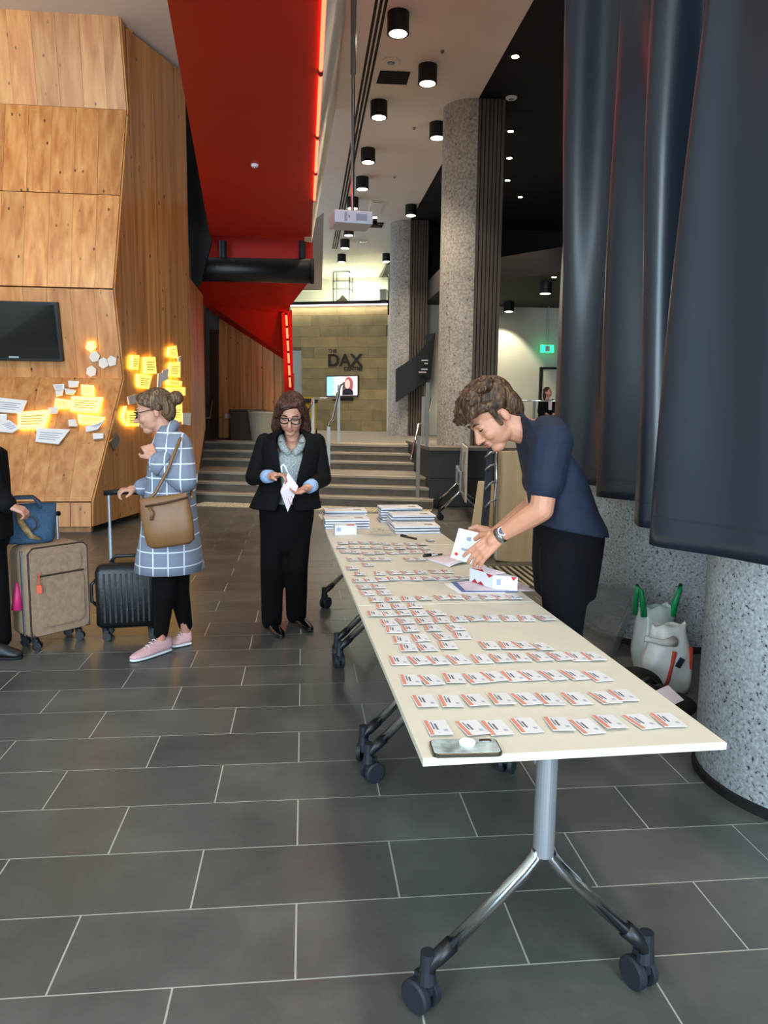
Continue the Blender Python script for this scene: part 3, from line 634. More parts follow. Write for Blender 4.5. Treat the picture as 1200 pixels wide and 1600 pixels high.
# ================================================================== WALL THINGS
let = thing('wall_lettering', 'dark raised letters reading THE DAX CENTRE on sandstone', 'sign', onD(512, 580, .02))
def place_text(body, px, py_base, px_w, bold=0):
    o = onD(px, py_base, .03); wpx = (onD(px+px_w, py_base, .03)-o).length
    t = text_mesh('letters', body, 1, 'letter_dark', let, o, du, (0, 0, 1), .02, bold=bold)
    bb = [v.co.dot(du) for v in t.data.vertices]; s_ = wpx/(max(bb)-min(bb)); lo = Vector(o)-parent_loc(let)
    for v in t.data.vertices: v.co = lo+(v.co-lo)*s_
place_text('THE', 513, 551, 13, .03); place_text('DAX', 511.5, 572, 54, .025); place_text('CENTRE', 537, 579, 29, .035)
def tv_screen_mat():
    m = bpy.data.materials.new('tv_picture'); m.use_nodes = True; nt = m.node_tree; b = nt.nodes['Principled BSDF']; N = nt.nodes.new; L = nt.links.new
    tc = N('ShaderNodeTexCoord'); sp = N('ShaderNodeSeparateXYZ'); L(tc.outputs['Generated'], sp.inputs[0])
    n = N('ShaderNodeTexNoise'); n.inputs['Scale'].default_value = 4; n.inputs['Detail'].default_value = 3; L(tc.outputs['Generated'], n.inputs[0])
    ad = N('ShaderNodeMath'); ad.operation = 'MULTIPLY_ADD'; ad.inputs[1].default_value = .35; L(n.outputs[0], ad.inputs[0]); L(sp.outputs[0], ad.inputs[2])
    c = ramp(nt, ad.outputs[0], [(.35, '#8fd0dd'), (.55, '#d8eef2'), (.62, '#efe6ea'), (.8, '#d8a8b0'), (1.0, '#e8d9e0')])
    L(c, b.inputs['Emission Color']); b.inputs['Emission Strength'].default_value = 1.5; b.inputs['Base Color'].default_value = (.02, .02, .02, 1); MATS['tv_picture'] = m
tv_screen_mat()
def tvset(quad, n, label, scr, depth=.07, b=.03):
    c = sum(quad, Vector())/4; t = thing('television', label, 'television', c)
    MB().poly([q-n*.01 for q in quad], n*depth).build('frame', 'black_plastic', t, bevel=.006)
    u = (quad[1]-quad[0]).normalized(); v = (quad[3]-quad[0]).normalized()
    ins = [quad[0]+(u+v)*b, quad[1]+(-u+v)*b, quad[2]-(u+v)*b, quad[3]+(u-v)*b]
    s_ = MB().poly([q+n*(depth-.011) for q in ins], n*.004).build('screen', scr, t)
    return t, ins, u, v
nD = -dn; qd = [onD(510, 587.5, .0), onD(560.5, 586.5, .0), onD(560.5, 619, .0), onD(510, 620, .0)]
t, ins, u, v = tvset(qd, nD, 'wall television showing a woman in a dark top, below lettering', 'tv_picture')
w_ = (ins[1]-ins[0]).length; h_ = (ins[3]-ins[0]).length
def onscr(x, y, o=.0645): return ins[0]+u*w_*x+v*h_*y+nD*o
def blob(cx, cy, rx_, ry_, m, nm, o=.064): MB().poly([onscr(cx+rx_*math.cos(2*PI*k/20), cy+ry_*math.sin(2*PI*k/20), o) for k in range(20)], nD*.001).build(nm, m, t)
mat('scr_hair', '#7a3b36', .5, emit='#9c5a55', es=1.0); mat('scr_skin', '#d59a8c', .5, emit='#e8a8a0', es=1.1); mat('scr_dark', '#16101a', .5, emit='#241a2c', es=.6)
blob(.72, .45, .15, .42, 'scr_hair', 'picture_hair', .0632); blob(.68, .4, .085, .24, 'scr_skin', 'picture_face', .0645); MB().poly([onscr(.5, .98), onscr(.52, .72), onscr(.62, .62), onscr(.76, .64), onscr(.86, .75), onscr(.88, .98)], nD*.0006).build('picture_top', 'scr_dark', t)
MB().poly([onD(520, 621, .0), onD(552, 621, .0), onD(552, 626, .0), onD(520, 626, .0)], nD*.05).build('bracket', 'black_matte', t)
# monitor on the timber wall
P0, P1 = EDGE[2], EDGE[3]; uf = Vector((0, (P1-P0).y, (P1-P0).z)).normalized(); nF = Vector((1, 0, 0)).cross(uf).normalized()
if nF.y > 0: nF = -nF
def onF(px, py, k=2, o=.022):
    a, b = EDGE[k], EDGE[k+1]; uu = Vector((0, (b-a).y, (b-a).z)).normalized(); n = Vector((1, 0, 0)).cross(uu).normalized()
    if n.y > 0: n = -n
    return pPl(px, py, a+n*o, n), n
qm = [onF(x, y)[0] for x, y in ((-70, 468), (92, 472), (101, 564), (-70, 561))]
tq, _, _, _ = tvset(qm, nF, 'large black switched-off screen on the timber wall', 'black_gloss', .09, .035)
a_ = onF(22, 558, 2, .10)[0]; MB().box(a_, (.12, .02, .02)).build('maker_plate', 'steel', tq)

# plaques on the timber wall
_v = S1+Vector((0, 0, 1.6))-CAM; SPX = 600+FPX*_v.dot(_r2)/_v.dot(_fw)
def plaque(pts, k, kind, label, grp, side=False):
    if side:
        cx_ = sum(p[0] for p in pts)/len(pts); d2 = (S2-S1).normalized(); n = sN if cx_ < SPX else Vector((d2.y, -d2.x, 0)); b_ = S0 if cx_ < SPX else S1
        q = [pPl(x, y, b_+n*.055, n) for x, y in pts]
    else:
        n = onF(0, 600, k)[1]; q = [onF(x, y, k, .05)[0] for x, y in pts]
    c = sum(q, Vector())/len(q); t = thing('plaque', label, 'plaque', c, group=grp)
    glow = kind == 'glow'
    MB().poly(q, n*.018).build('face', {'glow': 'plaque_lit', 'soft': 'plaque_soft', 'white': 'paper', 'metal': 'steel'}[kind], t)
    for s_ in (.35,): MB().poly([c+(p-c)*s_ for p in q], n*-.03).build('standoff', 'halo_glow' if glow else 'steel', t)
    if glow: MB().poly([c+(p-c)*.96-n*.012 for p in q], n*-.012).build('glow_plate', 'halo_glow', t)  # yellow glow is emission on the face and on a plate behind
    if kind in ('white', 'glow') and len(q) >= 4 and (q[1]-q[0]).length > .14:
        for j in range(4):
            f = .28+.15*j; a = q[0].lerp(q[3], f); b = q[1].lerp(q[2], f); d = b-a
            MB().poly([a+d*.12+n*.0185, a+d*(.86-.1*(j % 2))+n*.0185, a+d*(.86-.1*(j % 2))+n*.0185+(q[3]-q[0])*.05, a+d*.12+n*.0185+(q[3]-q[0])*.05], n*.001).build('text_line', 'ink_grey' if kind == 'white' else 'ink_amber', t)
mat('plaque_lit', '#fff0b0', .5, emit='#ffc940', es=1.3); mat('plaque_soft', '#e2dcd6', .6); mat('ink_amber', '#b88a3a', .7)
GW, GG = 'white information plaques', 'glowing plaques on the front'
for pts, kind in (([(-12, 621), (43, 627), (34, 647), (-12, 644)], 'white'), ([(-6, 648), (11, 648), (11, 658), (-6, 659)], 'white'), ([(-6, 660), (15, 657), (32, 670), (20, 677), (-6, 675)], 'white'),
        ([(28, 645), (80, 641), (70, 670), (28, 670)], 'glow'), ([(58, 670), (110, 672), (92, 695), (56, 691)], 'white'), ([(83, 602), (101, 601), (101, 609), (87, 611)], 'white'), ([(107, 596), (124, 597), (122, 605), (108, 606)], 'white'),
        ([(87, 612), (100, 610), (98, 618), (88, 620)], 'soft'), ([(102, 608), (119, 611), (115, 617), (103, 616)], 'soft'), ([(127, 602), (147, 603), (148, 618), (128, 617)], 'glow'), ([(112, 620), (162, 622), (155, 645), (110, 642)], 'glow'),
        ([(87, 623), (111, 627), (108, 637), (85, 638)], 'glow'), ([(75, 638), (92, 637), (90, 647), (77, 647)], 'soft'), ([(122, 648), (165, 653), (160, 661), (123, 662)], 'glow'), ([(107, 657), (118, 656), (122, 667), (108, 667)], 'soft'),
        ([(134, 667), (158, 662), (165, 656), (153, 672), (135, 676)], 'white'), ([(145, 678), (162, 678), (162, 686), (146, 687)], 'white')):
    lab = {'white': 'white angular plaque printed with text lines on sloping timber desk', 'glow': 'yellow plaque glowing on the sloping timber desk', 'soft': 'small unlit pale plaque among the glowing ones on timber desk'}[kind]
    plaque(pts, 1, kind, lab, lab)
for (cx, cy), kind in (((142, 541), 'glow'), ((148, 557), 'soft'), ((162, 567), 'soft'), ((175, 564), 'soft'), ((143, 580), 'soft')):
    a0 = random.uniform(0, 6); nn = random.choice((5, 6)); pts = [(cx+8.5*math.cos(a0+2*PI*k/nn), cy+9*math.sin(a0+2*PI*k/nn)) for k in range(nn)]
    plaque(pts, 2, kind, 'small many-sided pale plaque beside the black screen', 'many-sided plaques')
SP = [([(206, 555), (216, 555), (214.5, 578), (205, 576.5)], 'glow'), ([(225, 558), (241, 558), (243, 584), (226, 584)], 'glow'), ([(214, 584), (236, 587), (231, 608), (216, 605)], 'glow'), ([(198, 642), (214, 642), (216, 666), (199, 666)], 'glow'),
      ([(264, 543), (274, 540), (277, 560), (262, 557)], 'glow'), ([(265, 567), (280, 565), (280, 590), (264, 588)], 'glow'), ([(253, 579), (262, 576), (261, 593), (252, 596)], 'soft'), ([(261, 605), (288, 605), (288, 618), (262, 618)], 'glow'),
      ([(262, 593), (283, 596), (282, 603), (261, 602)], 'glow'), ([(246, 584), (252, 582), (251, 604), (245, 606)], 'soft'), ([(268, 635), (283, 632), (283, 659), (268, 657)], 'glow'), ([(284, 645), (297, 645), (296, 665), (284, 663)], 'soft'),
      ([(265, 620), (284, 620), (283, 631), (266, 632)], 'glow'), ([(198, 620), (210, 616), (212, 630), (200, 632)], 'soft'), ([(191, 650), (196, 634), (197, 655), (195, 662)], 'glow'), ([(277, 560), (281, 556), (281, 578), (278, 580)], 'soft'), ([(240, 660), (262, 663), (262, 672), (241, 670)], 'glow')]
for pts, kind in SP:
    plaque(pts, 0, kind, 'yellow plaque glowing on the shaded timber side wall' if kind == 'glow' else 'unlit pale plaque between glowing ones on timber side wall', 'side wall plaques '+kind, True)
plaque([(170, 690), (182, 677), (186, 687), (177, 705)], 0, 'metal', 'folded silver bracket on the timber side wall corner', 'silver bracket', True)

# sign folded round the far pillar
sg = thing('direction_sign', 'folded dark sign panel wrapped around the far pillar', 'sign', pY(645, 620, 19.95))
sA = [pY(618.5, 577, 20.0), pY(650, 556, 19.95), pY(650, 607, 19.95), pY(618.5, 629, 20.0)]; sB = [pY(650, 556, 19.95), pY(680.5, 520, 20.03), pY(673, 592, 20.03), pY(650, 607, 19.95)]
MB().poly(sA, (0, .05, 0)).build('panel', 'sign_black', sg); MB().poly(sB, (0, .05, 0)).build('panel', 'sign_face', sg) if 'sign_face' in MATS else MB().poly(sB, (0, .05, 0)).build('panel', mat('sign_face', '#33363a', .45), sg)
MB().poly([pY(664, 523, 20.08), pY(680, 520, 20.05), pY(680, 522, 20.05), pY(664, 528, 20.08)], (0, 0, -.04)).build('return', 'sign_black', sg)
for x0, x1, y in ((658.5, 669, 563), (663, 668.5, 568), (658, 668, 577), (654, 666, 581.5)): MB().poly([pY(x0, y-1, 19.93), pY(x1, y-1, 19.95), pY(x1, y+1, 19.95), pY(x0, y+1, 19.93)], (0, -.01, 0)).build('text_line', 'paper', sg)
MB().mm((2.6, 19.98, 2.3), (2.9, 20.2, 2.7)).build('bracket', 'sign_black', sg)
# exit sign
e0 = pY(855, 545, 20.6); ex = thing('exit_sign', 'green running-man exit sign high on the pale wall', 'sign', e0)
MB().box(e0, (.36, .05, .2)).build('box', 'exit_green', ex)
MB().box(e0+Vector((.0, -.03, 0)), (.13, .004, .16)).build('pictogram', 'paper', ex); MB().cyl(e0+Vector((0, 0, .1)), Vector((e0.x, e0.y, 4.36)), .012, n=8).build('hanger', 'steel', ex)

# gallery furniture
vb = [dp(dU(onD(x, 460)), 0, -.8) for x in (510, 536)]; zz0 = gz0; zz1 = pPl(523, 425, DO+dn*.8, dn).z
vt_ = thing('display_case', 'tall glass display case standing in the gallery', 'cabinet', vb[0]+Vector((0, 0, gz0)))
wv = (vb[1]-vb[0]).length
def vp(u_, d_, z_): return vb[0]+du*u_+dn*d_+Vector((0, 0, z_))
for u_, d_ in ((0, 0), (wv, 0), (0, .4), (wv, .4)): MB().tube([vp(u_, d_, zz0), vp(u_, d_, zz1)], .022, 6).build('post', 'sign_black', vt_)
for z_ in (zz0+.08, zz0+.5, zz0+.75, zz1): MB().poly([vp(0, 0, z_), vp(wv, 0, z_), vp(wv, .4, z_), vp(0, .4, z_)], (0, 0, .03)).build('shelf', 'steel', vt_)
MB().poly([vp(.05, .1, zz0+.11), vp(wv-.05, .1, zz0+.11), vp(wv*.5, .15, zz0+.36)], dn*.15).build('exhibit', 'beige_bin', vt_)
gb = [dp(dU(onD(x, 460)), gz0, -1.2) for x in (580, 586)]; gc = thing('grey_cabinet', 'low grey cabinet at the end of the gallery', 'cabinet', gb[0])
MB().poly([gb[0], gb[1]+du*.1, gb[1]+du*.1+Vector((0, 0, .5)), gb[0]+Vector((0, 0, .5))], dn*.5).build('body', 'alu_grey', gc); MB().poly([gb[0]+Vector((0, 0, .5))-dn*.02, gb[1]+du*.1+Vector((0, 0, .5))-dn*.02, gb[1]+du*.1+Vector((0, 0, .54))-dn*.02, gb[0]+Vector((0, 0, .54))-dn*.02], dn*.55).build('top', 'steel', gc)

# bins by the timber back wall
q = onW(412, 672, 1.25); q.z = ZU
bn = thing('waste_bin', 'beige tapered waste bin with a clear liner by the boards', 'bin', q)
MB().lathe([(.24, 0), (.31, .58), (.29, .6), (.22, .02)], q, 24).build('bucket', 'beige_bin', bn); MB().lathe([(.32, .5), (.325, .63), (.3, .62), (.29, .56)], q, 24).build('liner', 'clear_plastic', bn)
q = onW(388, 675, .38); q.z = ZU; bb = thing('timber_box', 'dark brown timber box behind the beige bin', 'box', q)
MB().box(q+Vector((0, 0, .3)), (.7, .5, .6)).build('body', 'brown_box', bb, bevel=.01); MB().box(q+Vector((0, 0, .62)), (.76, .56, .04)).build('lid', 'brown_box', bb, bevel=.008)
q = pZ(482, 676, ZU); q = Vector((.14, 21.5, ZU)); q = pY(482, 660, 21.5); q.z = ZU
yb = thing('yellow_wheelie_bin', 'yellow wheelie bin with a dark lid before the sandstone', 'bin', q)
MB().box(q+Vector((0, 0, .42)), (.4, .4, .84), taper=1.12).build('body', 'yellow_bin', yb, bevel=.02); MB().box(q+Vector((0, 0, .90)), (.52, .52, .1)).build('rim', 'sign_black', yb, bevel=.01); MB().box(q+Vector((0, 0, .97)), (.44, .46, .05)).build('lid', 'yellow_bin', yb, bevel=.01)
for s_ in (-1, 1): MB().cyl(q+Vector((s_*.2, .2, .09)), q+Vector((s_*.24, .2, .09)), .09).build('wheel', 'black_plastic', yb)
# wall socket on the boards
so_ = onW(356.5, 650, .02); sk = thing('wall_socket', 'small white socket plate on the timber boards', 'socket', so_); MB().box(so_, (.13, .03, .09), Matrix.Rotation(WA, 3, 'Z')).build('plate', 'paper', sk); MB().box(so_-wn*.017, (.04, .006, .04), Matrix.Rotation(WA, 3, 'Z')).build('switch', 'white_wall', sk)

# ================================================================== HANDRAILS
mat('rail_grey', '#a3a29c', .4, .7)
def rail(label, pts, posts, plates=(), r=.022):
    t = thing('handrail', label, 'handrail', posts[0][0] if posts else pts[0])
    if pts: MB().tube(pts, r, 10).build('top_rail', 'chrome', t, smooth=True)
    for a, b in posts: MB().box((Vector(a)+Vector(b))/2, (.055, .03, (Vector(b)-Vector(a)).length)).build('post', 'rail_grey', t)
    for g in plates: MB().poly(g, (.012, 0, 0)).build('glass_panel', 'glass', t)
    return t
ra = Vector((.41, 12.95, RZ*3)); rb = Vector((.68, 15.2, ZU))
mr_ = rail('steel handrail with flat posts in the middle of the stairs', [ra+Vector((0, 0, .78)), ra+Vector((0, .05, .84)), ra+Vector((.09, .5, .92)), rb+Vector((.02, -.2, 1.12)), rb+Vector((.10, .05, 1.18)), rb+Vector((.12, .35, 1.14)), rb+Vector((.1, .3, 1.05))], [(ra, ra+Vector((0, 0, .8))), (rb, rb+Vector((0, 0, 1.14)))])
rc = Vector((.17, 14.9, ZU)); MB().tube([rc+Vector((-.1, -.4, .55)), rc+Vector((0, 0, .86)), rc+Vector((.42, 0, .88)), rb+Vector((.02, -.2, 1.12))], .022, 10).build('side_rail', 'chrome', mr_, smooth=True); MB().box(rc+Vector((0, 0, .43)), (.055, .03, .86)).build('post', 'rail_grey', mr_)
rr0 = Vector((1.80, 12.02, RZ)); 
rail('steel handrail with glass panels right of the stairs', [pY(643, 718, 12.6), pY(643.5, 712, 12.6), pY(654, 663, 13.0), pY(663, 662.5, 13.0), pY(667, 656, 13.4), pY(674, 622, 14.6)], [(rr0, rr0+Vector((0, 0, .98))), (Vector((1.93, 12.0, .95)), Vector((1.93, 12.0, 1.95))), (Vector((2.02, 13.0, .95)), Vector((2.02, 13.0, 1.75)))],
     [[Vector((1.95, 12.0, 1.0)), Vector((2.06, 13.3, 1.0)), Vector((2.06, 13.3, 1.95)), Vector((1.95, 12.0, 1.62))]])
rail('thin steel handrail fixed to the grey wall left of the stairs', [pX(300.5, 706, -1.75), pX(302, 698, -1.74), pX(316, 655, -1.82), pX(327, 653, -1.86), pX(333, 612, -2.0), pX(334.5, 585, -2.05)], [])
# glass balustrade in front of the pale wall
gbz = pY(820, 626, 15.6); rail('thin railing with glass before the pale far wall', [Vector((3.3, 15.6, gbz.z)), Vector((8.5, 15.6, gbz.z))], [(Vector((4.75, 15.6, ZU)), Vector((4.75, 15.6, gbz.z))), (Vector((6.2, 15.6, ZU)), Vector((6.2, 15.6, gbz.z)))], [], .014)

# ================================================================== TABLES
TZ = .715; TL = 1.385; TWD = .745; TR = math.radians(2.2)
def caster(t, x, y, rot=0.0):
    c = thing_part = MB()
    R = Matrix.Rotation(rot, 3, 'Z')
    c.tube([Vector((x, y, .165)), Vector((x, y, .12)), Vector((x, y, .085))], [.019, .020, .024], 12)
    c.box(Vector((x, y, .075))+R @ Vector((.012, 0, 0)), (.05, .018, .05), R)
    co = c.build('caster', 'caster_rubber', t, world=False, smooth=False)
    for s_ in (-1, 1):
        a = Vector((x, y, .043))+R @ Vector((.02, s_*.011, 0)); b = a+R @ Vector((0, s_*.02, 0))
        w = MB(); w.tube([a, a.lerp(b, .1), a.lerp(b, .8), b], [.043, .0435, .0435, .036], 24); w.build('wheel', 'caster_rubber', co, world=False, smooth=False)
def table_parts(t, flipped=False, wood=False, rots=(.3, 1.2, 2.0, .8)):
    tm_ = 'table_wood' if wood else 'laminate'
    if not flipped:
        MB().mm((-TWD/2, -TL/2, TZ-.02), (TWD/2, TL/2, TZ)).build('tabletop', tm_, t, world=False, bevel=.002)
        MB().mm((-TWD/2-.0015, -TL/2-.0015, TZ-.0185), (TWD/2+.0015, TL/2+.0015, TZ-.0015)).build('edge_band', 'laminate_edge', t, world=False)
    fx = -.045; n = 0
    for sy in (-1, 1):
        y = sy*(TL/2-.085)
        if not flipped:
            MB().mm((fx-.28, y-.02, TZ-.045), (fx+.28, y+.02, TZ-.021)).build('bracket', 'alu_grey', t, world=False)
        MB().cyl((fx, y, .405), (fx, y, TZ-.03), .0265, n=24).build('column', 'alu_grey', t, world=False, smooth=False)
        for sx in (-1, 1):
            MB().tube([(fx+sx*.012, y, .42), (fx+sx*.018, y, .40), (fx+sx*.045, y, .365), (fx+sx*.235, y, .175)], [.017, .0185, .0185, .0185], 16).build('leg', 'chrome', t, world=False, smooth=True)
            MB().tube([(fx+sx*.228, y, .182), (fx+sx*.265, y, .148), (fx+sx*.285, y, .13), (fx+sx*.29, y, .1)], [.0215, .021, .02, .019], 14).build('elbow', 'black_plastic', t, world=False, smooth=True)
            caster(t, fx+sx*.29, y, rots[n % 4]); n += 1
    MB().tube([(fx, -(TL/2-.085), TZ-.075), (fx, TL/2-.085, TZ-.075)], .02, 12).build('beam', 'alu_grey', t, world=False)
    for sy in (-1, 1): MB().box((fx, sy*(TL/2-.12), TZ-.06), (.05, .03, .05)).build('hinge_block', 'alu_grey', t, world=False, bevel=.005)
TC = []
for i, (cx, lab) in enumerate(((.615, 'cream folding table on chrome caster legs carrying the phone'), (.5616, 'middle cream table of the row with the red and white box'), (.508, 'cream table at the stair end of the row under the booklets'))):
    cy = 1.652+TL/2+i*(TL+.004)
    t = thing('folding_table', lab, 'table', (cx, cy, 0), TR, 'row of folding tables'); TC.append((cx, cy))
    table_parts(t, rots=[(2.2, 1.9, .4, 1.0), (1.2, .5, 1.7, 2.4), (1.5, 1.0, .9, .2)][i])
def onT(px, py, o=0): return pZ(px, py, TZ+o)

# tipped-up folding tables by the plinth
def tipped(loc, rz, lab, wood):
    t = thing('folding_table', lab, 'table', loc, rz); fx = -.045
    table_parts(t, True, wood)
    MB().mm((fx+.06, -TL/2, .26), (fx+.085, TL/2, .26+.76)).build('tabletop', 'table_wood' if wood else 'laminate', t, world=False, bevel=.003)
    for sy in (-.45, .45): MB().tube([(fx+.05, sy, .34), (fx+.03, sy, .62), (fx+.05, sy, .95)], .012, 8).build('strut', 'alu_grey', t, world=False)
    return t
tipped((2.30, 11.0, 0), math.radians(-9), 'folded table tipped upright beside the dark plinth', False)
# big light timber flip table behind the man
def slabpoly(t, nm, m_, pts, y, th=.03, bevel=0): return MB().poly([pY(px, py, y) for px, py in pts], (0, th, 0)).build(nm, m_, t, bevel=bevel)
ft_ = pZ(776, 872, 0)
t = thing('folding_table', 'light timber table tipped on edge behind the man', 'table', ft_)
slabpoly(t, 'tabletop', 'table_wood', ((777, 876), (905, 888), (905, 700), (778, 706)), 7.45, .03, .004)
slabpoly(t, 'edge_band', 'laminate_edge', ((773.5, 872), (777, 876), (778, 692), (775, 694)), 7.43, .04)
for x in (1.98, 2.6): caster(t, x-ft_.x, 7.55-ft_.y, .4); MB().tube([(x, 7.55, .12), (x, 7.52, .5), (x, 7.49, .8)], .02, 10).build('leg', 'chrome', t, smooth=True)
t = thing('folding_table', 'light timber table leaning with its dark leg frame showing', 'table', pZ(750, 862, 0))
slabpoly(t, 'tabletop', 'table_wood', ((731, 864), (772, 866), (772, 752), (748, 752)), 7.75, .03, .004)
slabpoly(t, 'leg_frame', 'slate_dark', ((751, 838), (763, 836), (772, 690), (763, 699)), 7.3, .04, .004)
for y0, y1 in ((715, 706), (735, 726), (765, 752), (793, 781)): MB().tube([pY(758, y0, 7.28), pY(766, (y0+y1)/2-3, 7.26), pY(775, y1, 7.28)], .012, 8).build('rung', 'alu_grey', t, smooth=True)
MB().tube([pY(771, 845, 7.28), pY(773, 780, 7.28), pY(776, 750, 7.28), pY(776, 695, 7.28)], .014, 10).build('pole', 'chrome', t, smooth=True)
for px in (742, 766): q = pZ(px, 868, 0); MB().cyl(q+Vector((0, -.02, .035)), q+Vector((0, .02, .035)), .035, n=18).build('wheel', 'caster_rubber', t); MB().tube([q+Vector((0, 0, .035)), q+Vector((0, .02, .2))], .015, 8).build('leg', 'chrome', t)

# ================================================================== BADGES
BAD = {}
rows = {
 'beside the phone': [(684,1138),(737,1138),(776,1138),(822,1134),(873,1132.5),(916,1136),(952,1129),(1002,1128),(1043,1126)],
 'second row from the phone': [(664,1096.5),(703.5,1096.5),(742,1095),(783,1093),(822,1093),(858,1093),(900,1092),(944,1091),(973,1087.5)],
 'third row from the phone': [(642,1063),(673,1063),(709,1060.5),(743,1060.5),(771,1058),(802.5,1057),(829.5,1056),(863,1056),(897,1055),(933,1057)],
 'fourth row from the phone': [(623,1032.6),(655,1032.6),(684,1032.6),(716,1031),(752,1030),(782,1029),(811.5,1027.6),(843,1027),(874,1026),(901,1026.7),(926,1026.7)],
 'row of four': [(764,1009),(794.5,1009),(816.5,1009),(844.5,1011)],
 'dense block': [(638,1012.7),(666,1012),(699,1009),(627,1000),(656.5,997),(692,995),(721,993),(615,984),(641,983),(676,982),(710,980.5),(607,973),(633,971),(662.5,971),(689,969),(585.5,959.5),(606,959),(630,958.5),(655,958),(681,958),(599,948),(623,948),(648,946.5),(587,937.5),(613,937),(638,936),(661,935),(573,927),(599,926),(568,917.5),(591,916.5)],
 'row by the table edge': [(717,967.5),(740.5,966.5),(767.5,966.5),(794.5,966),(822,966.5),(850,966)],
 'row below the box': [(690.5,934),(712,934),(736,933.6),(760.5,933.6),(781.5,933.6),(802,934)],
 'double row behind the box': [(560,907.5),(577.5,907),(596,906),(614,905),(632,904),(650,905),(668,904),(687,904),(702.5,903),(721,903),(562.5,897),(593,896),(615,895),(636,895),(657,894),(680,893),(699,893)],
 'far block by the booklets': [(550,888),(574.5,882.5),(550,874),(569,874),(587,874),(601,874),(640,874),(655.5,874),(539,862),(556,863),(575,865),(593,864),(612.5,864),(631,863),(650,862.5),(668,863),(533,855.5),(552.5,855),(570,855.5),(587.5,856),(606,857),(625,857),(643,856),(662.5,857),(535,849),(551,848),(568,848),(585,848),(602.5,850),(621,850),(640,850),(658,851),(672,844)]}
LBL = {'beside the phone': 'orange-striped name badge in the row beside the phone', 'second row from the phone': 'orange-striped name badge in the second row from the phone', 'third row from the phone': 'orange-striped name badge in the third row from the phone',
 'fourth row from the phone': 'orange-striped name badge in the fourth row from the phone', 'row of four': 'orange-striped name badge in the short row of four', 'dense block': 'orange-striped name badge in the dense block in the table middle',
 'row by the table edge': 'orange-striped name badge in the six ending at the table edge', 'row below the box': 'orange-striped name badge in the six beside the carton papers', 'double row behind the box': 'orange-striped name badge in the double row behind the carton', 'far block by the booklets': 'orange-striped name badge in the far block near the booklets'}
bp = thing('name_badge', 'x', 'name badge'); BWX, BWY = .057, .098
MB().box((0, 0, .0012), (BWX, BWY, .0012)).build('card', mat('badge_card', '#d6d4d5', .6), bp, world=False)
MB().box((-BWX/2+.0065, 0, .0020), (.010, BWY*.98, .0008)).build('stripe', 'orange_print', bp, world=False)
MB().box((-.003, .004, .0019), (.0055, .042, .0003)).box((-.011, .012, .0019), (.0035, .05, .0003)).build('name_print', 'ink', bp, world=False)
MB().box((.016, -.022, .0019), (.010, .014, .0003)).build('logo_print', 'ink_grey', bp, world=False)
sl = MB(); sl.quad((-BWX/2-.005, -BWY/2-.004, .0032), (BWX/2+.004, -BWY/2-.004, .0032), (BWX/2+.004, BWY/2+.006, .0028), (-BWX/2-.005, BWY/2+.006, .0028)); sl.open = True
mat('sleeve', '#ffffff', .12, trans=0, alpha=.10); sl.build('sleeve', 'sleeve', bp, world=False)
used = False
for key, lst in rows.items():
    for (x, y) in lst:
        p = onT(x, y, .002); s_ = random.uniform(.04, .09)
        rot = (-s_*.8, random.uniform(-.02, .02), math.radians(random.uniform(-4, 9)))
        p.z = TZ+.0008+.049*math.sin(abs(rot[0]))
        if not used: o = bp; o.location = p; o.rotation_euler = rot; used = True
        else: o = dup(bp, p, rot)
        o['label'] = LBL[key]; o['group'] = 'name badges, '+key

# ================================================================== THINGS ON THE TABLES
def slab(mb, quad, z0, z1): return mb.poly([Vector((q.x, q.y, z0)) for q in quad], (0, 0, z1-z0))
# phone
pq = [onT(x, y, .011) for x, y in ((673, 1155), (772, 1153.3), (784, 1175), (679.5, 1178))]
pc = sum(pq, Vector())/4; ang = math.atan2((pq[1]-pq[0]).y+(pq[2]-pq[3]).y, (pq[1]-pq[0]).x+(pq[2]-pq[3]).x)
ph = thing('mobile_phone', 'mobile phone in a marbled grey case lying face down', 'phone', (pc.x, pc.y, TZ), ang)
def rrect(w, h, r, z, n=6):
    out = []
    for cx, cy, a0 in ((w/2-r, h/2-r, 0), (-w/2+r, h/2-r, PI/2), (-w/2+r, -h/2+r, PI), (w/2-r, -h/2+r, 3*PI/2)):
        for k in range(n+1): a = a0+PI/2*k/n; out.append(Vector((cx+r*math.cos(a), cy+r*math.sin(a), z)))
    return out
mat('phone_case', '#97a2a0', .3, noise_s=30, noise_a=.6, coat=.3); mat('phone_rim', '#4a4234', .25, .6)
PW, PH_ = .162, .080
MB().loft([rrect(PW-.004, PH_-.004, .012, 0), rrect(PW, PH_, .013, .002), rrect(PW, PH_, .013, .009), rrect(PW-.003, PH_-.003, .012, .0105)]).build('bumper', 'phone_rim', ph, world=False, smooth=False)
MB().loft([rrect(PW-.006, PH_-.006, .011, .0102), rrect(PW-.008, PH_-.008, .01, .0113)]).build('back_cover', 'phone_case', ph, world=False)
MB().loft([rrect(.030, .013, .006, .0112), rrect(.029, .012, .0055, .0128)]).xf(Matrix.Translation((.052, .025, 0))).build('camera_bump', 'black_gloss', ph, world=False)
gp = MB().lathe([(.019, .0112), (.0195, .017), (.018, .0185)], (.006, .009, 0), 28).build('grip_disc', 'paper', ph, world=False)
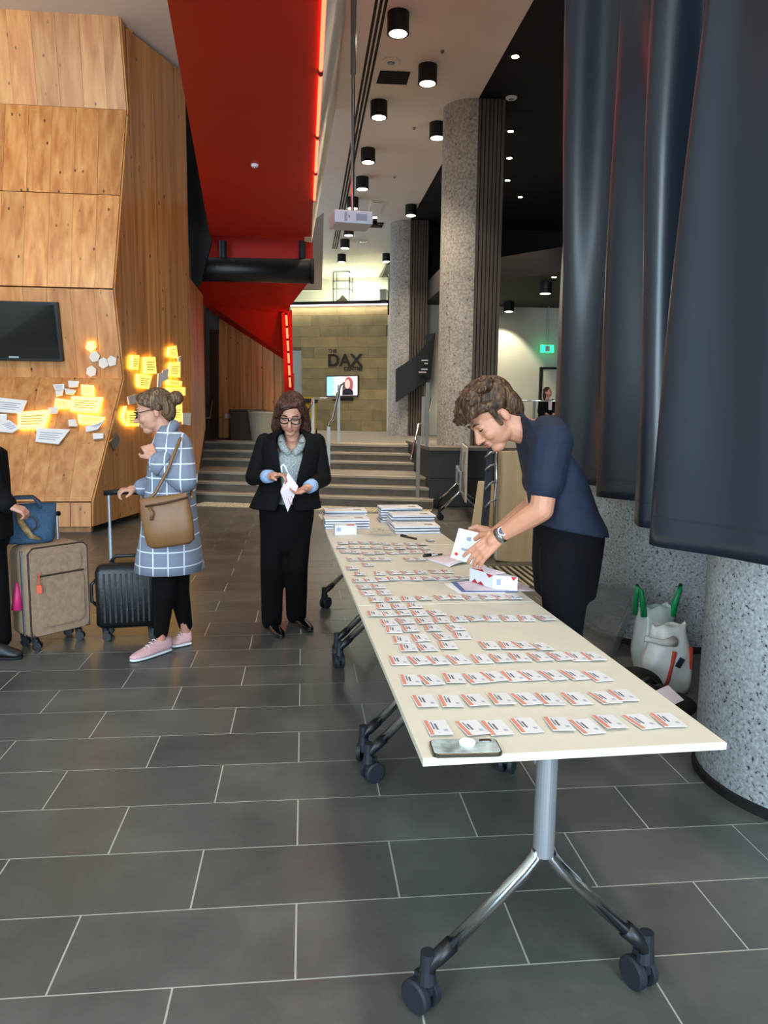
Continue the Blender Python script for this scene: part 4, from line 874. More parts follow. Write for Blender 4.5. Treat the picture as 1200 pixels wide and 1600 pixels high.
# booklets: white covers, black comb spine along the back edge
def booklet_parts(t, hot=False):
    MB().box((0, 0, .006), (.297, .205, .010)).build('pages', 'paper', t, world=False); MB().box((0, 0, .0005), (.299, .209, .001)).build('back_cover', 'paper_blue', t, world=False); MB().box((0, 0, .0115), (.297, .207, .001)).build('front_cover', 'paper', t, world=False)
    c = MB()
    for k in range(26): c.tube([(-.14+k*.0112, .098, .011), (-.14+k*.0112, .106, .0155), (-.14+k*.0112, .113, .008), (-.14+k*.0112, .106, .0015)], .0022, 5)
    c.build('comb_spine', 'black_plastic', t, world=False); MB().box((.085, -.02, .0124), (.055, .06, .0004)).build('cover_photo', mat('cover_photo', '#9a8f88', .6, noise_s=40, noise_a=.5), t, world=False); MB().box((-.05, .05, .0124), (.14, .012, .0004)).box((-.07, .02, .0124), (.1, .006, .0004)).build('title_print', 'ink_grey', t, world=False)
b0 = thing('booklet', 'x', 'booklet'); booklet_parts(b0); bu = False
def stack(cx, cy, n, lab, tilt=0, rz=TR, dx=0):
    global bu
    for k in range(n):
        o = b0 if not bu else dup(b0); bu = True
        o.location = (cx+random.uniform(-.006, .006)+dx*k, cy+random.uniform(-.006, .006), TZ+.0005+k*.0178); o.rotation_euler = (0, 0, rz+random.uniform(-.03, .03)); o['label'] = lab+(', topmost' if k == n-1 else ', beneath its top one'); o['group'] = lab
stack(.285, 5.44, 5, 'comb-bound booklet in the corner stack behind the small carton')
stack(.285, 5.16, 4, 'comb-bound booklet in the stack touching the small carton')
stack(.69, 5.46, 6, 'comb-bound booklet in the tallest stack beside the plinth')
stack(.735, 5.21, 5, 'comb-bound booklet in the middle one of three stacks')
stack(.725, 4.95, 3, 'comb-bound booklet in the stack next to the clear plastic')
# small carton
q = [onT(523.5, 836, 0), onT(557.5, 835.5, 0)]; cb_ = thing('small_carton', 'small white carton with a red flap before the booklets', 'carton', (q[0]+q[1])/2, TR)
wq = (q[1]-q[0]).length
MB().box((0, .05, .03), (wq, .09, .06)).build('box', 'carton_white' if 'carton_white' in MATS else mat('carton_white', '#d8d9dc', .55), cb_, world=False, bevel=.001)
MB().box((.03, .02, .0605), (.05, .04, .001)).build('red_flap', mat('box_red', '#b7242c', .5), cb_, world=False); MB().box((-.045, .004, .035), (.028, .003, .025)).build('label_print', 'ink_grey', cb_, world=False); MB().box((wq/2+.001, .05, .03), (.003, .085, .055)).build('end_flap', 'sign_black', cb_, world=False)
# clear plastic sleeves heap
cp = onT(600, 836, 0); cl = thing('plastic_sleeve_heap', 'crumpled heap of clear plastic sleeves before booklets', 'plastic sleeves', cp)
for k in range(7):
    def fn(u_, v_, k=k, a=random.uniform(0, 3), ox=random.uniform(-.09, .09), oy=random.uniform(-.03, .05)):
        x = (u_-.5)*.12; y = (v_-.5)*.09; z = .004+.006*k+.012*abs(noise.noise(Vector((x*30+k, y*30, k*1.7))))
        return (cp.x+ox+x*math.cos(a)-y*math.sin(a), cp.y+oy+x*math.sin(a)+y*math.cos(a), TZ+z)
    g = MB(); g.open = True; g.grid(fn, 10, 8).build('sleeve', 'clear_plastic', cl, smooth=False)
# marker pens
def pen(a, b, label, m='ink_black', capm='black_plastic'):
    a = onT(*a, .007); b = onT(*b, .007); t = thing('marker_pen', label, 'pen', (a+b)/2); d = b-a
    MB().tube([a+d*.42, a+d*.98, b], [.0062, .0062, .004], 12).build('barrel', m, t, smooth=True); MB().tube([a, a+d*.02, a+d*.42], [.004, .0068, .0068], 12).build('cap', capm, t, smooth=True); MB().tube([a+d*.05+Vector((0, 0, .008)), a+d*.4+Vector((0, 0, .008))], .0016, 6).build('clip', capm, t)
pen((661, 868.5), (691, 866), 'black marker pen with silver barrel near the open leaflet', 'steel'); pen((626, 836.5), (651, 842), 'dark slim pen beside the clear plastic sleeves', 'brown_box', 'ink_black')
# open leaflet lying on the table + leaflet stood up in the man's hand
lq = [onT(x, y, 0) for x, y in ((663, 874), (700, 886), (735, 880), (712, 868))]
lf = thing('open_leaflet', 'open pink printed leaflet lying beside the marker pen', 'leaflet', sum(lq, Vector())/4)
def lfn(u_, v_):
    p = lq[0].lerp(lq[1], v_).lerp(lq[3].lerp(lq[2], v_), u_); p.z = TZ+.003+.014*math.sin(PI*u_)*v_+.004; return p
g = MB(); g.open = True; g.grid(lfn, 10, 6).build('sheet', 'paper_pink', lf, smooth=True, solid=.001)
g = MB(); g.open = True; g.grid(lambda a, b: lfn(a, b)+Vector((.004, -.012, -.004)), 10, 6).build('under_sheet', 'paper', lf, smooth=True, solid=.001)
# carton of name badges with red corners
A = onT(770, 922); B = onT(733.4, 910); C_ = onT(808, 925.5); D_ = B+C_-A; hb = .062
bxo = thing('badge_carton', 'open white carton with red corners under the reaching hand', 'carton', (A+C_)/2)
MB().poly([A, B, D_, C_], (0, 0, hb)).build('box', 'carton_white', bxo)
n1 = (B-A).cross(Vector((0, 0, 1))).normalized(); n1 = n1 if n1.y < 0 else -n1; n2 = (C_-A).cross(Vector((0, 0, 1))).normalized(); n2 = n2 if n2.y < 0 else -n2
Z_ = Vector((0, 0, 1))
def fpt(P, Q, s_, h_, n): return P.lerp(Q, s_)+Z_*hb*h_+n*.0008
for P, Q, n, tris in ((A, B, n1, [((.9, .02), (.62, .02), (.76, .32)), ((.66, .02), (.36, .02), (.5, .28)), ((.0, .98), (.3, .98), (.16, .72))]), (A, C_, n2, [((.72, .98), (.98, .98), (.84, .7))])):
    for tr in tris: MB().poly([fpt(P, Q, a, b, n) for a, b in tr], n*.0006).build('red_corner', 'box_red', bxo)
MB().poly([fpt(A, C_, a, b, n2) for a, b in ((.15, .3), (.32, .3), (.32, .75), (.15, .75))], n2*.0005).build('barcode', 'ink_grey', bxo)
MB().poly([A+Z_*hb, B+Z_*hb, B.lerp(D_, .5)+Z_*(hb+.015), A.lerp(C_, .5)+Z_*(hb+.015)], (0, 0, .001)).build('lid_flap', 'paper_pink', bxo); MB().poly([B.lerp(A, .1)+Z_*(hb+.001), B.lerp(A, .6)+Z_*(hb+.001), B.lerp(A, .45).lerp(D_, .2)+Z_*(hb+.006)], (0, 0, .001)).build('red_corner', 'box_red', bxo)
# loose papers under the carton
for k, (pts, m_, lab) in enumerate(((((694, 913), (716, 927), (790, 927), (760, 906)), 'paper', 'white envelope lowest under the badge carton'), (((704, 910), (722, 926), (810, 926), (780, 905)), 'paper_blue', 'sheet with blue border under the badge carton'), (((714, 911), (727, 924), (836, 925), (800, 904)), 'paper_pink', 'pale pink sheet directly under the badge carton'))):
    qd_ = [onT(*q) for q in pts]; o = thing('paper_sheet', lab, 'paper', sum(qd_, Vector())/4); slab(MB(), qd_, TZ+.0006+k*.0016, TZ+.0018+k*.0016).build('sheet', m_, o)
bxo.location.z += .006

# ================================================================== THINGS BY THE COLUMNS
# clear storage lid leaning on the far column
l0 = pZ(897, 993, .0); l1 = pZ(960, 1028, .0); l2 = pY(1003, 922, 4.48); l3 = pY(933, 905, 4.70)
ld = thing('storage_lid', 'clear plastic storage lid leaning on the granite column', 'lid', (l0+l1)/2)
nl = (l1-l0).cross(l3-l0).normalized(); nl = nl if nl.y < 0 else -nl
def lp(u_, v_, o=0): return l0.lerp(l1, u_).lerp(l3.lerp(l2, u_), v_)+nl*o
def lidring(i, o):
    out = []
    for cx, cy, a0 in ((1-i-.1, 1-i-.1, 0), (i+.1, 1-i-.1, PI/2), (i+.1, i+.1, PI), (1-i-.1, i+.1, 3*PI/2)):
        for k in range(5): a = a0+PI/2*k/4; out.append(lp(cx+.1*math.cos(a), cy+.1*math.sin(a), o))
    return out
lidm = MB(); lidm.open = True; lidm.loft([lidring(0, .0), lidring(0, .035), lidring(.03, .04), lidring(.10, .02), lidring(.12, .0)], cap=False); lidm.f.append(tuple(range(len(lidm.v)-20, len(lidm.v)))); lidm.build('tray', 'bin_plastic', ld, solid=.003, smooth=False)
for v_ in (.3, .52, .74): MB().tube([lp(.2, v_, .006), lp(.5, v_-.02, .008), lp(.8, v_, .006)], .006, 8).build('rib', 'bin_plastic', ld)
# plastic carrier bags
def bag(base, w, d, h, lab, m_, seed, topw=.9):
    t = thing('carrier_bag', lab, 'bag', base); rg = []
    for k in range(15):
        f = k/14; z = .004+h*f; ww = w*(.86+.18*math.sin(PI*min(1, f*1.2)))*(1-(1-topw)*f); dd = d*(.9+.25*math.sin(PI*f))*(1-.55*f*f)
        r = []
        for j in range(36):
            a = 2*PI*j/36; s_ = 1+.10*noise.noise(Vector((math.cos(a)*2.2, math.sin(a)*2.2, f*4+seed)))+.05*noise.noise(Vector((math.cos(a)*6, math.sin(a)*6, f*9+seed)))
            r.append(Vector(base)+Vector((ww/2*math.cos(a)*s_, dd/2*math.sin(a)*s_, z+.02*noise.noise(Vector((a*2, f*3, seed))))))
        rg.append(r)
    b = MB(); b.open = True; b.loft(rg, cap=False); b.f.append(tuple(range(35, -1, -1))); b.build('sack', m_, t, smooth=True, solid=.002)
    return t
mat('bag_white', '#e8e3da', .35, alpha=.88, bump=.5, bump_s=14); mat('bag_clear', '#d5ddd6', .22, alpha=.6, bump=.5, bump_s=14); mat('bag_green', '#0c8a4e', .4); mat('bag_red', '#c0402c', .45)
g0 = Vector((2.02, 4.12, 0)); gb1 = bag(g0, .26, .2, .40, 'translucent carrier bag with green handles by the column', 'bag_clear', 3)
for s_, nm in ((-1, 0), (1, 0)):
    c = g0+Vector((s_*.095, -.03, .37)); MB().tube([c+Vector((-s_*.01, 0, -.02)), c+Vector((0, 0, .06)), c+Vector((s_*.02, -.01, .13)), c+Vector((s_*.035, .01, .16)), c+Vector((s_*.03, .03, .08)), c+Vector((s_*.02, .05, -.02))], [.02, .018, .016, .012, .014, .016], 8).build('handle', 'bag_green', gb1, smooth=True)
g1 = Vector((1.96, 3.84, 0)); gb2 = bag(g1, .30, .17, .37, 'white carrier bag with red lettering and a knotted handle', 'bag_white', 9, .75)
MB().tube([g1+Vector((0, -.07, .30)), g1+Vector((-.07, -.09, .30)), g1+Vector((-.14, -.08, .315)), g1+Vector((-.165, -.07, .32))], [.03, .018, .014, .02], 10).build('knot', 'bag_white', gb2, smooth=True)
MB().tube([g1+Vector((-.005, -.092, .25)), g1+Vector((-.02, -.1, .18)), g1+Vector((-.035, -.098, .10)), g1+Vector((-.05, -.09, .04))], [.012, .009, .009, .012], 8).build('red_stripe', 'bag_red', gb2, smooth=True)
MB().box(g1+Vector((.025, -.098, .19)), (.03, .006, .055), (0, .5, 0)).build('logo_print', 'sign_black', gb2); MB().box(g1+Vector((.105, -.05, .2)), (.012, .03, .12)).build('logo_print', 'bag_red', gb2)
# black backpack with a sheet of paper
kb = Vector((1.70, 3.60, 0)); bk = thing('backpack', 'black backpack slumped on the floor beside the carrier bags', 'backpack', kb)
MB().ell(kb+Vector((0, .06, .10)), (.15, .12, .10)).ell(kb+Vector((.1, -.1, .06)), (.15, .13, .06)).cap(kb+Vector((-.1, 0, .06)), .06, kb+Vector((.12, .05, .06)), .06).build('body', 'black_matte', bk, voxel=.012)
MB().tube([kb+Vector((-.08, -.06, .14)), kb+Vector((0, -.1, .2)), kb+Vector((.08, -.06, .14))], .012, 8).build('strap', 'black_plastic', bk, smooth=True); MB().ell(kb+Vector((.02, -.1, .1)), (.1, .07, .07)).build('pocket', 'black_plastic', bk, smooth=True)
c = pZ(1035, 1092, .2); pp = thing('paper_sheet', 'white sheet of paper poking out over the backpack', 'paper', c); MB().box(c, (.17, .10, .002), (math.radians(25), math.radians(-12), .35)).build('sheet', 'paper_pink', pp)
# floor grille
gr0 = pZ(770, 882, 0); gr = thing('floor_grille', 'slatted metal floor grille behind the man', 'grille', Vector((2.0, 6.75, .0)))
MB().mm((1.7, 6.3, -.002), (2.5, 7.2, .003)).build('tray', 'black_matte', gr)
for k in range(12): MB().mm((1.72+k*.065, 6.32, .003), (1.745+k*.065, 7.18, .010)).build('slat', 'tactile', gr)
# ================================================================== PEOPLE
mat('skin', '#c08a72', .5, sss=.08, noise_s=12, noise_a=.05); mat('skin_man', '#bd8468', .5, sss=.08, noise_s=12, noise_a=.06); mat('lips', '#9c5148', .45); mat('eye_white', '#d8d2cc', .3); mat('iris', '#2c1d14', .2)
def hair_mat(name, a, b, c):
    m = bpy.data.materials.new(name); m.use_nodes = True; nt = m.node_tree; bs = nt.nodes['Principled BSDF']; N = nt.nodes.new; L = nt.links.new
    tc = N('ShaderNodeTexCoord'); mp = N('ShaderNodeMapping'); mp.inputs['Scale'].default_value = (60, 60, 9); L(tc.outputs['Object'], mp.inputs[0])
    n = N('ShaderNodeTexNoise'); n.inputs['Scale'].default_value = 1; n.inputs['Detail'].default_value = 5; n.inputs['Distortion'].default_value = 1.2; L(mp.outputs[0], n.inputs[0])
    L(ramp(nt, n.outputs[0], [(.32, a), (.5, b), (.68, c)]), bs.inputs['Base Color']); bs.inputs['Roughness'].default_value = .58; bs.inputs['Specular IOR Level'].default_value = .3
    bp_ = N('ShaderNodeBump'); bp_.inputs['Strength'].default_value = .5; bp_.inputs['Distance'].default_value = .012; L(n.outputs[0], bp_.inputs['Height']); L(bp_.outputs[0], bs.inputs['Normal']); MATS[name] = m
hair_mat('hair_auburn', '#1e0f0a', '#3a2018', '#5c382a'); hair_mat('hair_blond', '#33241a', '#5a432f', '#84694b'); hair_mat('hair_brown', '#1c120b', '#452f20', '#75563b')
mat('suit_black', '#050507', .85, spec=.25, bump=.15, bump_s=40); mat('trouser_black', '#040405', .9, spec=.2, bump=.15, bump_s=30); mat('tee_navy', '#0f1a2e', .8, noise_s=25, noise_a=.25, bump=.35, bump_s=12); mat('jeans_black', '#05060a', .9, spec=.2, bump=.2, bump_s=25); mat('cuff_blue', '#8fa6c4', .75); mat('blouse_grey', '#8d9290', .8, noise_s=160, noise_a=.6)
mat('patent_black', '#09090a', .15, coat=.6); mat('sneaker_pink', '#c99a9a', .8, noise_s=90, noise_a=.12); mat('sole_white', '#d5d3d4', .6); mat('bag_tan', '#785330', .45, noise_s=8, noise_a=.12, bump=.2, bump_s=20)
def plaid():
    m = bpy.data.materials.new('coat_check'); m.use_nodes = True; nt = m.node_tree; b = nt.nodes['Principled BSDF']; N = nt.nodes.new; L = nt.links.new
    tc = N('ShaderNodeTexCoord'); sp = N('ShaderNodeSeparateXYZ'); L(tc.outputs['Object'], sp.inputs[0]); fac = None
    for i, (ch, per) in enumerate(((0, .085), (2, .085), (1, .085))):
        d = N('ShaderNodeMath'); d.operation = 'DIVIDE'; d.inputs[1].default_value = per; L(sp.outputs[ch], d.inputs[0])
        f = N('ShaderNodeMath'); f.operation = 'FRACT'; L(d.outputs[0], f.inputs[0])
        l = N('ShaderNodeMath'); l.operation = 'LESS_THAN'; l.inputs[1].default_value = .085 if i < 2 else .0; L(f.outputs[0], l.inputs[0])
        if fac is None: fac = l.outputs[0]
        else: mx = N('ShaderNodeMath'); mx.operation = 'MAXIMUM'; L(fac, mx.inputs[0]); L(l.outputs[0], mx.inputs[1]); fac = mx.outputs[0]
    mix = N('ShaderNodeMix'); mix.data_type = 'RGBA'; L(fac, mix.inputs[0]); mix.inputs[6].default_value = lin('#757b8a'); mix.inputs[7].default_value = lin('#cfd3da'); L(mix.outputs[2], b.inputs['Base Color']); b.inputs['Roughness'].default_value = .9; MATS['coat_check'] = m
plaid()
class Fr:
    def __init__(s, C, f, u, k=1.0):
        s.C = Vector(C); s.f = Vector(f).normalized(); r = s.f.cross(Vector(u)).normalized(); s.r = r; s.u = r.cross(s.f); s.k = k
        s.R = Matrix(((r.x, s.f.x, s.u.x), (r.y, s.f.y, s.u.y), (r.z, s.f.z, s.u.z)))
    def P(s, x, y, z): return s.C+(s.r*x+s.f*y+s.u*z)*s.k
    def e(s, mb, c, r): mb.ell(s.P(*c), [q*s.k for q in r], s.R)
def head(mb, F, neck, nr=.055):
    F.e(mb, (0, -.012, .035), (.074, .093, .082)); F.e(mb, (0, .028, -.03), (.066, .062, .080)); F.e(mb, (0, .052, -.098), (.032, .032, .024)); F.e(mb, (0, .02, -.072), (.058, .055, .036))
    F.e(mb, (0, .076, .018), (.05, .018, .014))
    for s_ in (-1, 1):
        F.e(mb, (s_*.036, .062, -.035), (.024, .026, .026)); F.e(mb, (s_*.075, -.014, -.014), (.009, .016, .027)); F.e(mb, (s_*.012, .094, -.042), (.009, .012, .008)); F.e(mb, (s_*.03, .071, .0), (.017, .014, .012))
    mb.cap(F.P(0, .088, .0), .008*F.k, F.P(0, .108, -.038), .0125*F.k)
    F.e(mb, (0, .086, -.063), (.022, .012, .007)); F.e(mb, (0, .084, -.074), (.019, .012, .008))
    mb.cap(F.P(0, -.015, -.06), nr*F.k, neck, nr*1.12)
def face_parts(F, root, brow='hair_brown', glasses=False, closed=False):
    for s_ in (-1, 1):
        if closed: MB().tube([F.P(s_*.019, .0845, -.004), F.P(s_*.031, .0855, -.008), F.P(s_*.044, .0775, -.004)], [.0016*F.k, .0028*F.k, .0014*F.k], 8).build('eyelashes', 'iris', root, smooth=True)
        else: MB().ell(F.P(s_*.031, .079, .0), [.0125*F.k, .008*F.k, .005*F.k], F.R, 12, 8).build('eye', 'eye_white', root, smooth=True); MB().ell(F.P(s_*.031, .0857, -.0012), [.0052*F.k, .003*F.k, .0045*F.k], F.R, 10, 6).build('iris', 'iris', root, smooth=True)
        MB().tube([F.P(s_*.014, .093, .021), F.P(s_*.032, .091, .026), F.P(s_*.05, .078, .020)], [.0035*F.k, .0045*F.k, .002*F.k], 8).build('eyebrow', brow, root, smooth=True)
    MB().ell(F.P(0, .0935, -.064), [.024*F.k, .005*F.k, .004*F.k], F.R, 14, 8).ell(F.P(0, .091, -.0725), [.019*F.k, .005*F.k, .0045*F.k], F.R, 14, 8).build('lips', 'lips', root, smooth=True)
    if glasses:
        g = MB()
        for s_ in (-1, 1):
            c = [F.P(s_*(.034+.026*math.copysign(abs(math.cos(a))**.5, math.cos(a))), .103-.010*abs(math.cos(a)), -.004+.0165*math.copysign(abs(math.sin(a))**.5, math.sin(a))) for a in [2*PI*k/20 for k in range(21)]]; g.tube(c, .0036*F.k, 6)
            g.tube([F.P(s_*.057, .093, .004), F.P(s_*.076, .02, .006), F.P(s_*.078, -.02, .0)], .0025*F.k, 6)
        g.tube([F.P(-.009, .104, 0), F.P(.009, .104, 0)], .003*F.k, 6); g.build('glasses', 'black_plastic', root)
def hand(mb, W_, d, n, curl=(.5, .6, .7, .8), thumb=.5, k=1.0, side=1, spread=.05):
    """W_: wrist, d: towards fingers, n: the way the palm faces, side: +1 thumb on d x n"""
    W_ = Vector(W_); d = Vector(d).normalized(); n = (Vector(n)-d*Vector(n).dot(d)).normalized(); t = d.cross(n)*side
    mb.cap(W_-d*.01*k, .026*k, W_+d*.03*k, .026*k)
    for q in (-.028, -.010, .010, .028): mb.cap(W_+d*.015*k+t*q*.7*k, .0145*k, W_+d*.085*k+t*q*k, .0125*k, 10, 3)
    for i, (q, L) in enumerate(((.030, .074), (.010, .082), (-.010, .076), (-.029, .060))):
        p = W_+d*.085*k+t*q*k; a = 0; dd = (d+t*q/.03*spread).normalized(); r = .0098*k
        for s_, ph in enumerate((.45, .32, .23)):
            a += curl[i]*(.8 if s_ == 0 else 1.0); v = dd*math.cos(a)+n*math.sin(a); p2 = p+v*L*ph*k; mb.cap(p, r, p2, r*.92, 9, 3); p = p2; r *= .92
    p = W_+d*.022*k+t*.030*k; v = (d*.62+t*.62+n*.45).normalized(); p2 = p+v*.045*k; mb.cap(p, .0145*k, p2, .0115*k, 10, 3); v = (d*.85+t*.25*(1-thumb)+n*(.3+thumb*.5)).normalized(); p3 = p2+v*.032*k; mb.cap(p2, .0112*k, p3, .0095*k, 10, 3)
    mb.cap(W_+d*.02*k+t*.01*k, .018*k, p2, .013*k)
def shoe(root, heel, toe, h=.07, w=.045, m_='patent_black', sole='black_plastic', pump=False):
    a, b = Vector(heel), Vector(toe); d = (b-a); L = d.length; d.normalize(); t = Vector((0, 0, 1)).cross(d); rg = []; rs = []
    prof = [(0, .55, .9), (.1, .8, 1.0), (.3, .85, .95), (.5, .95, .75), (.7, 1.05, .52), (.88, .85, .38), (1.0, .35, .22)]
    for f, ww, hh in prof:
        c = a+d*L*f; r = []; q = []
        for k in range(14):
            an = PI*k/13; r.append(c+t*w*ww*math.cos(an)+Vector((0, 0, .018+h*hh*max(0,math.sin(an))**.8)))
        rg.append(r); rs.append([c+t*w*ww*1.08*s_+Vector((0, 0, z)) for s_, z in ((1, .022), (-1, .022), (-1, .001), (1, .001))])
    s_ = MB().loft(rg).build('shoe', m_, root, smooth=True, sub=1); MB().loft(rs).build('sole', sole, s_, sub=1, smooth=True)
    return s_
def tube_cloth(mb, pts, rad): return mb.chain(pts, rad, 16)

# ---------------- woman in the black suit
Y1 = 5.05
def J(px, py, dy=0): return pY(px, py, Y1+dy)
feet = (pZ(432, 994, 0)+pZ(468, 986, 0))/2
pw = thing('person', 'person in black trouser suit and glasses looking down at a paper', 'person', feet)
Fh = Fr(J(455, 647, -.02), (-.08, -.90, -.38), (.02, -.38, .92), 1.05); body = MB(); neck = J(457, 690, .07); head(body, Fh, neck, .047)
shR, shL = J(414, 690, .03), J(495, 690, .03); elR, elL = J(396, 746, .02), J(505, 748, .02); wrR, wrL = J(424, 744, -.22), J(481, 762, -.22)
body.ell(J(456, 704, .03), (.115, .075, .065)).ell(J(456, 716, .02), (.11, .08, .07)).cap(neck, .05, J(455, 728, .03), .09).cap(J(455, 728, .03), .09, J(450, 780, .03), .11)
for s_, e_, w_ in ((shR, elR, wrR), (shL, elL, wrL)): body.cap(neck.lerp(s_, .3)+Vector((0, 0, -.03)), .03, s_, .035).cap(s_, .04, e_, .036).cap(e_, .034, w_, .025)
hand(body, wrR, J(444, 741, -.27)-wrR, (.25, -.3, -.9), (.55, .7, .8, .9), side=-1, k=.93); hand(body, wrL, J(462, 770, -.27)-wrL, (-.1, -.2, .95), (.35, .45, .5, .55), side=-1, k=.93)
ank = [(pZ(424, 985, 0)+Vector((0, .08, .07))), (pZ(463, 976, 0)+Vector((0, .08, .07)))]
for hx, an in ((430, ank[0]), (466, ank[1])): body.cap(J(hx, 795, .03), .08, J(hx-1, 885, .03), .055).cap(J(hx-1, 885, .03), .055, an, .035)
body.build('body', 'skin', pw, voxel=.005, sm=3); face_parts(Fh, pw, 'hair_auburn', True, True)
h = MB(); Fh.e(h, (0, -.028, .048), (.088, .100, .088)); Fh.e(h, (0, -.055, -.03), (.092, .06, .11))
for s_ in (-1, 1): h.cap(Fh.P(s_*.082, -.005, .03), .026, Fh.P(s_*.098, -.012, -.10), .032).cap(Fh.P(s_*.06, .045, .088), .026, Fh.P(s_*.090, .015, -.01), .017).cap(Fh.P(s_*.085, -.02, -.06), .04, Fh.P(s_*.092, -.02, -.165), .028)
h.cap(Fh.P(-.035, .058, .092), .022, Fh.P(.045, .068, .072), .024).cap(Fh.P(.045, .068, .072), .022, Fh.P(.080, .042, .0), .015).build('hair', 'hair_auburn', pw, voxel=.006, sm=4)
# blouse and open jacket
bl = MB(); bl.rings([(J(455, 704, .02), (.085, 0, 0), (0, .105, 0)), (J(455, 716, .01), (.12, 0, 0), (0, .125, 0)), (J(454, 745, .02), (.125, 0, 0), (0, .12, 0)), (J(452, 785, .02), (.14, 0, 0), (0, .125, 0))]).build('blouse', 'blouse_grey', pw, smooth=True)
for sx in (-1, 1): MB().tube([J(456+sx*17, 682, .0), J(456+sx*16, 692, -.055), J(456+sx*12, 701, -.08), J(456+sx*3, 710, -.10)], [.022, .026, .026, .02], 10).build('blouse_collar', 'blouse_grey', pw, smooth=True)
def jk(u_, v_):
    rows_ = [(672, 456, .075, .065, .85), (680, 455, .145, .095, .66), (687, 455, .185, .11, .56), (704, 455, .20, .135, .44), (735, 453, .178, .145, .34), (758, 451, .185, .15, .26), (778, 448, .212, .165, .20), (793, 446, .232, .175, .26)]
    t = v_*(len(rows_)-1); i = min(int(t), len(rows_)-2); f = t-i; a, b = rows_[i], rows_[i+1]; py, cx, rx_, ry_, gp_ = [a[k]+(b[k]-a[k])*f for k in range(5)]
    an = -PI/2+gp_+(2*PI-2*gp_)*u_; c = J(cx, py, .025); wr = 1+.02*noise.noise(Vector((math.cos(an)*3, math.sin(an)*3, v_*6)))
    return c+Vector((rx_*math.cos(an)*wr, ry_*math.sin(an)*wr, 0))
j = MB(); j.open = True; jo = j.grid(jk, 48, 36).build('jacket', 'suit_black', pw, smooth=True, solid=.014)
sl_ = MB()
for s_, e_, w_ in ((shR, elR, wrR), (shL, elL, wrL)):
    sl_.cap(neck.lerp(s_, .55)+Vector((0, .02, -.01)), .045, s_, .058).cap(s_, .058, e_, .056).cap(e_, .055, e_.lerp(w_, .72), .046)
sl_.build('sleeve', 'suit_black', pw, voxel=.009, sm=5)
for e_, w_ in ((elR, wrR), (elL, wrL)): d = (w_-e_); MB().tube([e_+d*.68, e_+d*.72, e_+d*.96, e_+d*.97, e_+d*.9], [.040, .044, .040, .036, .026], 20).build('cuff', 'cuff_blue', pw, smooth=True)
tr = MB(); tr.rings([(J(448, 772, .03), (.165, 0, 0), (0, .12, 0)), (J(448, 800, .03), (.185, 0, 0), (0, .13, 0)), (J(447, 830, .03), (.172, 0, 0), (0, .115, 0)), (J(446, 862, .03), (.15, 0, 0), (0, .085, 0))])
for hx, kx, an in ((428, 425, ank[0]), (467, 463, ank[1])): tr.chain([J(hx, 805, .03), J(kx, 885, .02), Vector((an.x, an.y, .05))], [.092, .080, .074])
tr.build('trousers', 'trouser_black', pw, voxel=.01, sm=14)
shoe(pw, ank[0]+Vector((-.02, .05, -.07)), pZ(441, 999, 0), .05, .04); shoe(pw, ank[1]+Vector((-.02, .05, -.07)), pZ(487, 988, 0), .05, .04)
MB().ell(J(437, 690, -.11), (.012, .008, .006), n=10, m=6).ell(J(471, 691, -.11), (.02, .01, .008), n=10, m=6).build('collar_studs', 'steel', pw)
pq_ = [J(450, 738, -.29), J(466, 760, -.30), J(449.5, 800, -.27), J(438, 768, -.30)]
pp = thing('paper_sheet', 'pale pink folded sheet held by the person in the black suit', 'paper', sum(pq_, Vector())/4); MB().poly(pq_, (0, .002, 0)).build('sheet', 'paper_pink', pp)
for k in (.3, .5, .7): MB().poly([pq_[0].lerp(pq_[3], k)+Vector((0, -.002, 0)), pq_[1].lerp(pq_[2], k)+Vector((0, -.002, 0)), pq_[1].lerp(pq_[2], k+.03)+Vector((0, -.002, 0)), pq_[0].lerp(pq_[3], k+.03)+Vector((0, -.002, 0))], (0, -.001, 0)).build('print_line', 'orange_print', pp)
lo = [J(441, 738, -.30), J(439.5, 729, -.30), J(443, 725.5, -.30), J(446, 730, -.30), J(450, 739, -.30)]; lan = thing('lanyard', 'white loop of ribbon held above the pink sheet', 'lanyard', lo[0]); MB().tube(lo, .006, 8).build('ribbon', 'paper', lan, smooth=True)

# ---------------- woman in the checked coat
Y2 = 4.62
def J2(px, py, dy=0): return pY(px, py, Y2+dy)
f1h, f1t = pZ(268, 1016, 0), pZ(203, 1036, 0); f2h, f2t = pZ(299, 1006, 0), pZ(263, 1016, 0)+Vector((0, .05, 0))
pc_ = thing('person', 'person in grey checked coat and pink trainers beside black suitcase', 'person', (f1h+f2h)/2)
Fc = Fr(J2(240, 642), (-.96, -.16, -.22), (-.2, .0, .97), 1.03); body = MB(); neck2 = J2(262, 682, .0); head(body, Fc, neck2, .05)
sN_, sF = J2(276, 697, -.15), J2(272, 697, .15); eN, eF = J2(287, 748, -.19), J2(262, 752, .17); wN, wF = J2(240, 716, -.20), J2(212, 764, .10)
body.cap(neck2, .055, J2(266, 730), .10).cap(J2(266, 730), .1, J2(265, 830), .12)
for a, b, c in ((sN_, eN, wN), (sF, eF, wF)): body.cap(neck2.lerp(a, .3), .05, a, .048).cap(a, .045, b, .036).cap(b, .034, c, .024)
hand(body, wN, J2(229, 695, -.17)-wN, (-.3, .9, .1), (1.0, 1.1, 1.2, 1.3), side=1, k=.9); hand(body, wF, J2(200, 765, .08)-wF, (-.1, 0, -1), (.8, .9, .9, .9), side=1, k=.9)
an1 = f1h+(f1t-f1h)*.25+Vector((0, 0, .10)); an2 = f2h+(f2t-f2h)*.25+Vector((0, 0, .10))
